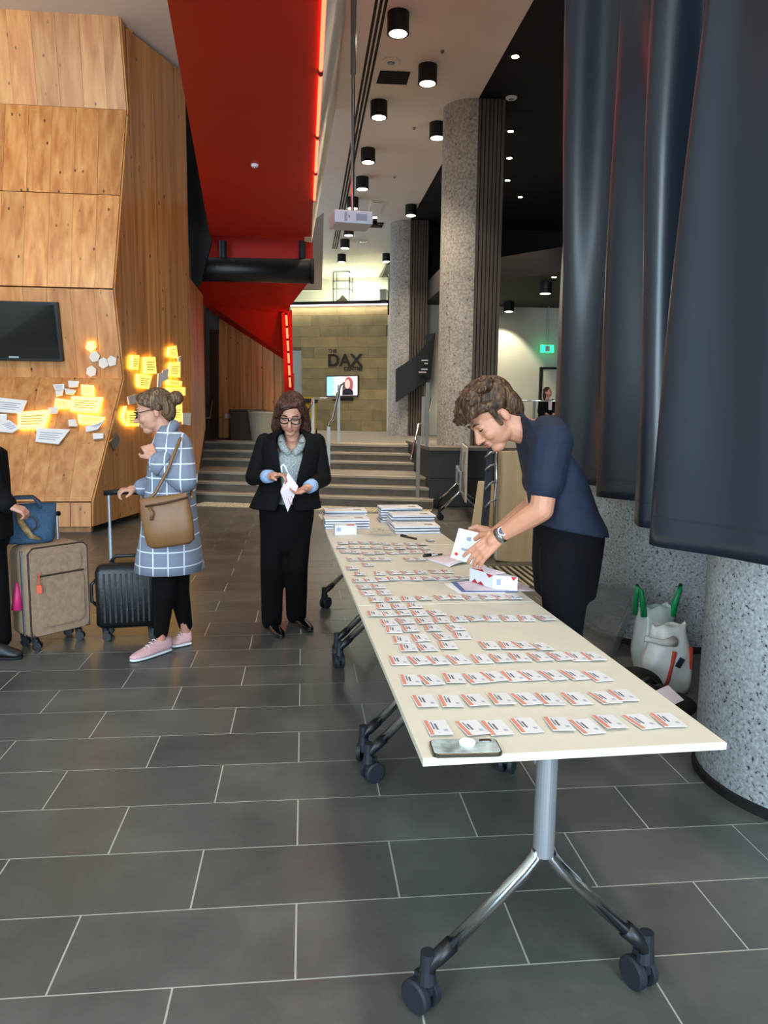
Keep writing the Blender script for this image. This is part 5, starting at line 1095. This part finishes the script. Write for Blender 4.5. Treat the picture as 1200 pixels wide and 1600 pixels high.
for hx, kp, an in ((262, J2(257, 925, -.06), an1), (272, J2(279, 922, .06), an2)): body.cap(J2(hx, 850), .08, kp, .05).cap(kp, .05, an, .032)
body.build('body', 'skin', pc_, voxel=.005, sm=3); face_parts(Fc, pc_, 'hair_blond', True)
h = MB(); Fc.e(h, (0, -.03, .05), (.083, .092, .078)); Fc.e(h, (0, -.075, .0), (.074, .05, .08)); Fc.e(h, (0, .03, .085), (.06, .05, .03)); Fc.e(h, (0, -.14, .045), (.042, .04, .042))
for s_ in (-1, 1): h.cap(Fc.P(s_*.06, .05, .06), .022, Fc.P(s_*.076, -.03, .01), .022)
h.build('hair', 'hair_blond', pc_, voxel=.006, sm=3)
cs = [(664, 262, 9, .06), (676, 264, 17, .12), (692, 268, 27, .185), (715, 268, 31, .20), (750, 267, 34, .20), (790, 266, 37, .205), (830, 266, 42, .215), (865, 265, 48, .225), (888, 265.5, 51, .23)]
sc_ = 1195/Y2
ct_ = MB(); ct_.rings([(J2(cx, py+(2 if i < 8 else 0)), (w/sc_, 0, 0), (0, dpt, 0), .9) for i, (py, cx, w, dpt) in enumerate(cs)], 40); ct_.open = True
ct_.f = ct_.f[:-1]
ct_.build('coat', 'coat_check', pc_, smooth=True, solid=.012)
sv = MB(); sv.chain([sN_+Vector((0, .03, 0)), eN, eN.lerp(wN, .8)], [.085, .08, .062]); sv.build('sleeve', 'coat_check', pc_, voxel=.009, sm=5)
sv = MB(); sv.chain([sF, eF, eF.lerp(wF, .78)], [.08, .075, .055]); sv.build('sleeve', 'coat_check', pc_, voxel=.009, sm=5)
d = wN-eN; MB().tube([eN+d*.62, eN+d*.66, eN+d*.92, eN+d*.88], [.066, .076, .066, .05], 20).build('cuff', 'coat_check', pc_, smooth=True)
MB().tube([J2(248, 704, -.12), J2(262, 676, -.11), J2(273, 664, -.03), J2(270, 664, .06), J2(255, 690, .1)], [.02, .03, .032, .032, .02], 10).build('collar', 'coat_check', pc_, smooth=True)
lg = MB(); lg.ell(J2(266, 850), (.13, .14, .12))
for hx, kp, an in ((262, J2(257, 925, -.06), an1), (273, J2(279, 922, .06), an2)): lg.chain([J2(hx, 860, -.03), kp, an+Vector((0, 0, .03))], [.095, .066, .045])
lg.build('leggings', 'trouser_black', pc_, voxel=.009, sm=5)
s1 = shoe(pc_, f1h, f1t, .085, .046, 'sneaker_pink', 'sole_white'); s2 = shoe(pc_, f2h, f2t, .085, .046, 'sneaker_pink', 'sole_white')
for fh_, ft_, ss in ((f1h, f1t, s1), (f2h, f2t, s2)):
    d = ft_-fh_; t_ = Vector((0, 0, 1)).cross(d).normalized()
    for k in range(4): q = fh_+d*(.42+.08*k)+Vector((0, 0, .095-.012*k)); MB().tube([q+t_*.02, q+Vector((0, 0, .008)), q-t_*.02], .003, 6).build('lace', 'paper_pink', ss)
# shoulder bag
bgq = J2(262, 816, -.29); sb_ = thing('shoulder_bag', 'soft tan leather shoulder bag hanging over the checked coat', 'bag', bgq)
b_ = MB(); prof = [(0, .105, .03), (.02, .13, .045), (.10, .14, .05), (.2, .138, .042), (.27, .132, .022), (.285, .13, .012)]
b_.rings([(bgq+Vector((0, 0, -.135+z)), (w*1.0, 0, z*.0), (0, dpt, 0), .75) for z, w, dpt in prof], 32).xf(Matrix.Translation(bgq) @ Matrix.Rotation(math.radians(-8), 4, 'Y') @ Matrix.Translation(-bgq)).build('pouch', 'bag_tan', sb_, smooth=True)
MB().tube([bgq+Vector((-.11, -.045, .095)), bgq+Vector((0, -.052, .115)), bgq+Vector((.12, -.045, .145))], .006, 8).build('zip', 'brown_box', sb_, smooth=True)
MB().tube([bgq+Vector((-.12, -.01, .11)), J2(243, 770, -.25), J2(262, 735, -.28), J2(280, 690, -.25), J2(284, 680, -.12), J2(296, 720, -.05), J2(300, 775, -.16), bgq+Vector((.135, 0, .14))], .009, 8).build('strap', 'bag_tan', sb_, smooth=True)
MB().tube([bgq+Vector((-.09, -.05, .09)), bgq+Vector((-.07, -.06, .06)), bgq+Vector((-.08, -.055, .02))], .008, 8).build('tassel', 'bag_tan', sb_, smooth=True)

# ---------------- man in the navy T-shirt
Y3 = 3.2
def J3(px, py, dy=0): return pY(px, py, Y3+dy)
k3 = 1195/Y3
root3 = J3(885, 900); root3.z = 0
pm = thing('person', 'person in navy T-shirt and black jeans leaning over the badges', 'person', root3)
Fm = Fr(J3(770, 650), (-.74, -.16, -.64), (-.66, .0, .75), 1.12); body = MB(); nk = J3(825, 675); head(body, Fm, nk, .052)
body.cap(Fm.P(0, -.045, -.05), .058, J3(836, 680), .045)
sN3, sF3 = J3(862, 690, -.17), J3(850, 685, .17); eN3, eF3 = J3(846, 796, -.20), J3(835, 790, .20); wN3, wF3 = J3(779, 838, -.10), J3(772, 836, .18)
body.cap(J3(838, 676), .06, J3(872, 760), .09).cap(J3(872, 760), .09, J3(890, 840), .10)
body.chain([J3(846, 690, -.06), sN3, eN3, eN3.lerp(wN3, .35), wN3], [.045, .052, .050, .047, .031]); body.chain([J3(846, 690, .06), sF3, eF3, eF3.lerp(wF3, .35), wF3], [.045, .052, .050, .047, .031])
hand(body, wN3, J3(744, 868, -.08)-wN3, (.1, .75, -.65), (.22, .30, .34, .36), thumb=.1, side=-1, k=1.12, spread=.16)
hand(body, wF3, J3(745, 842, .24)-wF3, (-.2, -.9, -.1), (.5, .5, .55, .6), side=1, k=1.08)
ftN, ftF = Vector((J3(880, 1000).x+.02, Y3+.04, 0)), Vector((J3(880, 1000).x+.08, Y3+.26, 0))
for s_, ft in ((-1, ftN), (1, ftF)): body.cap(J3(888, 850, s_*.08), .07, J3(882, 985, s_*.11), .055).cap(J3(882, 985, s_*.11), .06, ft+Vector((.05, 0, .08)), .04)
body.build('body', 'skin_man', pm, voxel=.0045, sm=3); face_parts(Fm, pm, 'hair_brown', False, True)
h = MB(); Fm.e(h, (0, -.035, .055), (.088, .092, .088)); Fm.e(h, (0, -.075, .0), (.08, .048, .08)); Fm.e(h, (0, .04, .098), (.07, .055, .042))
random.seed(5)
for k in range(70):
    a = random.uniform(-1.4, 1.4); b = random.uniform(-.3, 1.5); c = (math.sin(a)*.08*math.cos(b*.4), -.03+.10*math.sin(b), .05+.085*math.cos(b)*math.cos(a*.6)); q = Fm.P(*c); Fm2 = Fm.P(c[0]+random.uniform(-.03, .03), c[1]+.035, c[2]+random.uniform(-.01, .012)); h.cap(q, .020, Fm2, .010, 8, 2)
for k in range(9): x = -.06+.015*k; h.cap(Fm.P(x, .075, .095), .018, Fm.P(x+random.uniform(-.01, .02), .105, .06+random.uniform(-.012, .012)), .009, 8, 2)
for s_ in (-1, 1): h.cap(Fm.P(s_*.066, .06, .07), .022, Fm.P(s_*.076, -.03, .03), .024, 8, 2).cap(Fm.P(s_*.073, .015, .03), .016, Fm.P(s_*.073, .018, -.03), .010, 8, 2)
h.build('hair', 'hair_brown', pm, voxel=.0045, sm=1)
tee = MB()
def tr_(px, py, ang, w, dpt, e=.85):
    a = math.radians(ang); return (J3(px, py), Vector((math.cos(a), 0, math.sin(a)))*(w/k3), Vector((0, dpt, 0)), e)
tee.rings([tr_(822, 668, -58, 33, .075, 1), tr_(832, 674, -52, 42, .15, 1), tr_(848, 690, -38, 54, .215), tr_(858, 715, -28, 57, .21), tr_(868, 750, -20, 56, .20), tr_(878, 785, -14, 55, .195), tr_(887, 812, -10, 59, .20), tr_(889, 826, -10, 60, .20)], 36)
tee.chain([sN3+Vector((-.0, .05, .02)), sN3+Vector((0, 0, 0)), sN3.lerp(eN3, .62)], [.09, .088, .076]); tee.chain([sF3+Vector((0, -.05, .02)), sF3, sF3.lerp(eF3, .62)], [.09, .088, .076])
tee.build('t_shirt', 'tee_navy', pm, voxel=.0085, sm=5)
MB().tube([tr_(822, 668, -58, 33, .075)[0]+Vector((math.cos(a)*.084*math.cos(math.radians(-58)), .074*math.sin(a), math.cos(a)*.084*math.sin(math.radians(-58)))) for a in [2*PI*k/24 for k in range(25)]], .009, 8).build('neckband', 'tee_navy', pm, smooth=True)
jn = MB(); jn.rings([tr_(888, 806, -8, 52, .18), tr_(888, 835, -6, 54, .185), tr_(884, 880, 0, 52, .18), tr_(882, 930, 0, 46, .16)], 32)
for s_, ft in ((-1, ftN), (1, ftF)): jn.chain([J3(884, 870, s_*.10), J3(880, 985, s_*.11), ft+Vector((.05, 0, .07))], [.115, .085, .065])
jn.build('jeans', 'jeans_black', pm, voxel=.01, sm=10)
for ft in (ftN, ftF): shoe(pm, ft+Vector((.13, 0, 0)), ft+Vector((-.15, 0, 0)), .08, .048, 'black_matte', 'black_plastic')
d = (wN3-eN3).normalized(); wc = wN3-d*.012; MB().tube([wc-d*.013, wc+d*.013], .0345, 22).build('watch_strap', 'steel', pm, smooth=True); wf = wc+Vector((-.1, -.85, .5)).normalized()*.034; nf = (wf-wc).normalized(); MB().cyl(wf-nf*.004, wf+nf*.008, .0205, .019, 24).build('watch_case', 'chrome', pm); MB().cyl(wf+nf*.0075, wf+nf*.0088, .0165, n=24).build('watch_dial', mat('dial_blue', '#2c3c52', .2), pm)
lq_ = [J3(717, 825, .17), J3(755, 834, .15), J3(736, 881, .05), J3(704, 871, .07)]
lf2 = thing('leaflet', 'white folded leaflet with red stamp held upright by the man', 'leaflet', sum(lq_, Vector())/4); MB().poly(lq_, (0, .0015, 0)).build('cover', 'leaflet_blue' if 'leaflet_blue' in MATS else mat('leaflet_blue', '#e0e2e6', .6), lf2)
def lfp(u_, v_): return lq_[0].lerp(lq_[1], u_).lerp(lq_[3].lerp(lq_[2], u_), v_)+Vector((0, -.0015, 0))
MB().poly([lfp(.2+.085*math.cos(2*PI*k/16), .84+.05*math.sin(2*PI*k/16)) for k in range(16)], (0, -.0005, 0)).build('stamp', 'bag_red', lf2); MB().poly([lfp(.35, .6), lfp(.62, .6), lfp(.62, .67), lfp(.35, .67)], (0, -.0005, 0)).build('title_print', 'ink_grey', lf2); MB().poly([lfp(.42, .22), lfp(.6, .2), lfp(.62, .34), lfp(.44, .32)], (0, -.0005, 0)).build('emblem', 'ink_grey', lf2)

# ---------------- person in black cut by the picture edge
Y4 = 4.72
def J4(px, py, dy=0): return pY(px, py, Y4+dy)
pb = thing('person', 'person in black clothes and boots beside the tan suitcase', 'person', pZ(-15, 1025, 0))
Fb = Fr(J4(-34, 640), (.9, -.3, -.1), (0, 0, 1), 1.0); body = MB(); nb_ = J4(-38, 690); head(body, Fb, nb_, .05)
body.cap(nb_, .055, J4(-34, 740), .11).cap(J4(-34, 740), .11, J4(-30, 830), .12); sh4 = J4(-22, 705, -.14); el4 = J4(-6, 772, -.12); wr4 = J4(14, 790, -.19); body.chain([sh4, el4, wr4], [.045, .038, .026]); hand(body, wr4, (.9, .1, -.35), (0, .3, -.9), (.7, .8, .9, .9), k=.92)
a4 = [pZ(2, 1022, 0)+Vector((0, .03, .09)), pZ(-62, 1010, 0)+Vector((0, .1, .09))]
for hx, an in ((-18, a4[0]), (-46, a4[1])): body.cap(J4(hx, 840), .08, J4(hx+12, 925), .055).cap(J4(hx+12, 925), .055, an, .035)
body.build('body', 'skin', pb, voxel=.007, sm=3); face_parts(Fb, pb, 'hair_brown')
h = MB(); Fb.e(h, (0, -.03, .05), (.086, .095, .082)); Fb.e(h, (0, -.07, -.06), (.085, .05, .13)); h.build('hair', 'hair_brown', pb, voxel=.007)
cl4 = MB(); cl4.rings([(J4(-37, 690), (.08, 0, 0), (0, .1, 0)), (J4(-34, 705), (.15, 0, 0), (0, .19, 0)), (J4(-32, 745), (.16, 0, 0), (0, .19, 0)), (J4(-28, 840), (.17, 0, 0), (0, .19, 0))]).chain([sh4, el4, el4.lerp(wr4, .85)], [.08, .07, .055]).build('jacket', 'suit_black', pb, voxel=.01)
lg = MB(); lg.ell(J4(-30, 840), (.16, .17, .12))
for hx, an in ((-18, a4[0]), (-46, a4[1])): lg.chain([J4(hx, 850), J4(hx+12, 925), an], [.10, .075, .055])
lg.build('trousers', 'trouser_black', pb, voxel=.01)
shoe(pb, pZ(-14, 1030, 0), pZ(37, 1029, 0), .09, .045, 'black_plastic', 'black_matte'); shoe(pb, pZ(-70, 1016, 0), pZ(-30, 1016, 0), .09, .045, 'black_plastic', 'black_matte')

# ---------------- seated person far behind the railing
Y5 = 19.4
def J5(px, py, dy=0): return pY(px, py, Y5+dy)
hd = J5(856, 613); bs = Vector((hd.x, Y5, ZU))
ch_ = thing('stool', 'black stool under the seated person by the far door', 'stool', bs); MB().box(bs+Vector((0, 0, .43)), (.45, .4, .05)).build('seat', 'black_plastic', ch_)
for sx in (-1, 1):
    for sy in (-1, 1): MB().cyl(bs+Vector((sx*.19, sy*.16, 0)), bs+Vector((sx*.19, sy*.16, .41)), .015, n=8).build('leg', 'steel', ch_)
p5 = thing('person', 'person with dark red hair and black jacket seated far behind', 'person', bs+Vector((0, -.1, 0)))
F5 = Fr(hd, (.6, -.8, 0), (0, 0, 1), 1.05); body = MB(); nk5 = hd+Vector((-.01, .02, -.17)); head(body, F5, nk5, .05); body.cap(nk5, .06, bs+Vector((0, 0, .55)), .12)
for s_ in (-1, 1): body.chain([nk5+Vector((s_*.16, 0, -.06)), nk5+Vector((s_*.2, -.05, -.33)), nk5+Vector((s_*.1, -.28, -.38))], [.045, .04, .03]); body.chain([bs+Vector((s_*.1, 0, .53)), bs+Vector((s_*.12, -.42, .52)), bs+Vector((s_*.12, -.40, .08))], [.08, .06, .04]); hand(body, nk5+Vector((s_*.1, -.28, -.38)), (-s_*.3, -.9, -.2), (0, 0, -1))
body.build('body', 'skin', p5, voxel=.01, sm=2); face_parts(F5, p5)
h = MB(); F5.e(h, (0, -.03, .05), (.088, .098, .084)); F5.e(h, (0, -.06, -.07), (.09, .06, .15)); h.build('hair', 'hair_auburn', p5, voxel=.01)
j5 = MB(); j5.rings([(nk5+Vector((0, 0, -.02)), (.08, 0, 0), (0, .08, 0)), (nk5+Vector((0, 0, -.07)), (.19, 0, 0), (0, .11, 0)), (bs+Vector((0, 0, .46)), (.18, 0, 0), (0, .15, 0))])
for s_ in (-1, 1): j5.chain([nk5+Vector((s_*.16, 0, -.06)), nk5+Vector((s_*.2, -.05, -.33)), nk5+Vector((s_*.12, -.24, -.37))], [.065, .06, .05])
j5.build('jacket', 'suit_black', p5, voxel=.012); MB().box(nk5+Vector((.05, -.125, -.16)), (.09, .02, .24)).build('blouse', 'paper_pink', p5)
t5 = MB()
for s_ in (-1, 1): t5.chain([bs+Vector((s_*.1, 0, .53)), bs+Vector((s_*.12, -.42, .52)), bs+Vector((s_*.12, -.40, .08))], [.1, .08, .06]); shoe(p5, bs+Vector((s_*.12, -.34, 0)), bs+Vector((s_*.12, -.6, 0)), .07, .045)
t5.build('trousers', 'trouser_black', p5, voxel=.012)

# ================================================================== LUGGAGE
mat('case_black', '#060709', .4, bump=.2, bump_s=60); mat('case_tan', '#957a62', .75, noise_s=30, noise_a=.18); mat('case_side', '#957a62', .7, noise_s=20, noise_a=.06); mat('case_trim', '#3a2c24', .5); mat('denim_blue', '#35506a', .85, noise_s=60, noise_a=.2); mat('pink_tag', '#c42a68', .5)
def spinner(t, p, m_='black_plastic'):
    c = MB(); c.cyl(p+Vector((0, 0, .04)), p+Vector((0, 0, .095)), .017, .022, 12); c.box(p+Vector((.006, 0, .05)), (.03, .036, .04)); co = c.build('caster', m_, t)
    for s_ in (-1, 1): MB().cyl(p+Vector((.012, s_*.008, .027)), p+Vector((.012, s_*.022, .027)), .027, n=18).build('wheel', m_, co)
def case(t, A, B, C, z0, z1, mf, ms, ribs=False):
    """A near corner, B along the broad face, C along the narrow side (floor points)"""
    u = (B-A); v = (C-A); w, dd = u.length, v.length; u.normalize(); v.normalize()
    def q(a, b, z): return A+u*a+v*b+Vector((0, 0, z))
    rg = []
    for z, i in ((z0, .03), (z0+.012, .01), (z0+.03, 0), (z1-.05, 0), (z1-.02, .012), (z1-.004, .035), (z1, .06)):
        r = .035; pts = []
        for cx, cy, a0 in ((w-i-r, dd-i-r, 0), (i+r, dd-i-r, PI/2), (i+r, i+r, PI), (w-i-r, i+r, 3*PI/2)):
            for k in range(5): a = a0+PI/2*k/4; pts.append(q(cx+r*math.cos(a), cy+r*math.sin(a), z))
        rg.append(pts)
    MB().loft(rg).build('shell', ms, t, smooth=True)
    for a, b in ((.05, .05), (w-.05, .05), (.05, dd-.05), (w-.05, dd-.05)): spinner(t, q(a, b, 0))
    return q, w, dd
A, B, C = pZ(163, 1000, 0)+Vector((-.02, -.04, 0)), pZ(236, 998, 0)+Vector((.03, -.02, 0)), None
A = Vector((-1.33, 4.93, 0)); B = Vector((-.95, 4.98, 0)); C = Vector((-1.36, 5.16, 0))
bc = thing('suitcase', 'black cabin suitcase with its telescopic handle pulled up', 'suitcase', A.lerp(B, .5)); q, w, dd = case(bc, A, B, C, .085, .51, 'case_black', 'case_black')
for k in range(9): MB().mm((0, 0, 0), (.012, .006, .32)).xf(Matrix.Translation(q(.05+k*(w-.11)/8, -.004, .13))).build('rib', 'case_black', bc)
for a in (.09, w-.09):
    p0 = q(a, dd*.6, .49); MB().tube([p0, p0+Vector((0, 0, .24))], .012, 10).tube([p0+Vector((0, 0, .22)), p0+Vector((0, 0, .46))], .0095, 10).build('handle_pole', 'alu_grey', bc)
MB().tube([q(.06, dd*.6, .955), q(w/2, dd*.6, .965), q(w-.06, dd*.6, .955)], [.018, .02, .018], 12).build('grip', 'black_plastic', bc, smooth=True)
MB().tube([q(w/2-.1, dd*.5, .505), q(w/2-.07, dd*.5, .545), q(w/2+.07, dd*.5, .545), q(w/2+.1, dd*.5, .505)], .012, 10).build('carry_handle', 'black_plastic', bc, smooth=True); MB().tube([q(-.005, dd/2, .22), q(-.035, dd/2, .25), q(-.035, dd/2, .36), q(-.005, dd/2, .39)], .011, 10).build('side_handle', 'black_plastic', bc, smooth=True)
A = Vector((-1.665, 4.74, 0)); B = Vector((-1.40, 5.03, 0)); C = Vector((-1.84, 4.91, 0))
tc_ = thing('suitcase', 'tan fabric suitcase with a pink tag below the blue handbag', 'suitcase', A.lerp(B, .5)); q, w, dd = case(tc_, A, B, C, .085, .655, 'case_tan', 'case_side')
def face_slab(a0, a1, z0, z1, th, nm, m_):
    r = .04; pts = []
    for cx, cz, s0 in ((a1-r, z1-r, 0), (a0+r, z1-r, PI/2), (a0+r, z0+r, PI), (a1-r, z0+r, 3*PI/2)):
        for k in range(5): s_ = s0+PI/2*k/4; pts.append(q(cx+r*math.cos(s_), .0, cz+r*math.sin(s_)))
    nn = (q(0, -1, 0)-q(0, 0, 0)); return MB().poly(pts, nn*th).build(nm, m_, tc_)
face_slab(.005, w-.005, .10, .645, .012, 'front_panel', 'case_tan'); face_slab(.05, w-.04, .15, .47, .024, 'lower_pocket', 'case_tan'); face_slab(.06, w-.05, .48, .60, .020, 'upper_pocket', 'case_tan')
nn = (q(0, -1, 0)-q(0, 0, 0))
for pts in ([q(.0, -.006, .10), q(.0, -.006, .62), q(.03, -.006, .65), q(w-.03, -.006, .65), q(w, -.006, .62), q(w, -.006, .10), q(.0, -.006, .10)], [q(.05, -.025, .475), q(w-.04, -.025, .475)]): MB().tube(pts, .006, 6).build('piping', 'case_trim', tc_)
MB().tube([q(-.004, .07, .1), q(-.004, .07, .63)], .007, 6).build('zip', 'steel', tc_)
for a in (.09, w-.09): p0 = q(a, dd*.75, .64); MB().tube([p0, p0+Vector((0, 0, .18))], .01, 8).build('handle_pole', 'alu_grey', tc_)
MB().tube([q(.07, dd*.75, .82), q(w-.07, dd*.75, .82)], .016, 10).build('grip', 'black_plastic', tc_)
tg = q(-.012, dd*.5, .40); MB().tube([tg+Vector((0, 0, .03)), tg, tg+Vector((0, -.005, -.05)), tg+Vector((0, -.01, -.14))], [.006, .014, .024, .036], 12).build('pink_tag', 'pink_tag', tc_, smooth=True)
og = q(.05, -.035, .42); MB().tube([og+Vector((0, 0, .08)), og], .004, 6).box(og+Vector((0, 0, -.02)), (.03, .01, .05)).build('luggage_tag', mat('tag_orange', '#d0502c', .5), tc_)
# blue handbag
hb_ = q(.17, .125, .657)+Vector((-.10, 0, 0)); hbt = thing('handbag', 'blue fabric handbag standing on the tan suitcase', 'handbag', hb_); az = math.atan2((B-A).y, (B-A).x)*.4
RM = Matrix.Rotation(az, 3, 'Z')
hm = MB(); hm.rings([(hb_+Vector((0, 0, z)), RM @ Vector((wx, 0, 0)), RM @ Vector((0, wy, 0)), .7) for z, wx, wy in ((.002, .15, .075), (.02, .165, .085), (.12, .175, .08), (.24, .185, .06), (.235, .175, .05), (.10, .16, .06))], 36); hm.open = True; hm.build('body', 'denim_blue', hbt, smooth=True)
for s_ in (-1, 1): MB().tube([hb_+RM @ Vector(p) for p in ((-.09, s_*.062, .22), (-.085, s_*.066, .25), (-.05, s_*.05, .285), (.05, s_*.05, .285), (.085, s_*.066, .25), (.09, s_*.062, .22))], .009, 8).build('handle', 'denim_blue' if s_ < 0 else 'case_trim', hbt, smooth=True)
MB().tube([hb_+RM @ Vector(p) for p in ((-.04, -.08, .22), (-.03, -.105, .15), (.0, -.10, .10), (.03, -.105, .05), (.08, -.10, .03))], [.012, .02, .022, .018, .01], 8).build('scarf', mat('scarf_tan', '#8a7048', .8, noise_s=40, noise_a=.5), hbt, smooth=True)
MB().tube([hb_+RM @ Vector((.02+.045*math.cos(a), -.10, .13+.045*math.sin(a))) for a in [2*PI*k/18 for k in range(19)]], .005, 6).build('ring', 'case_trim', hbt)
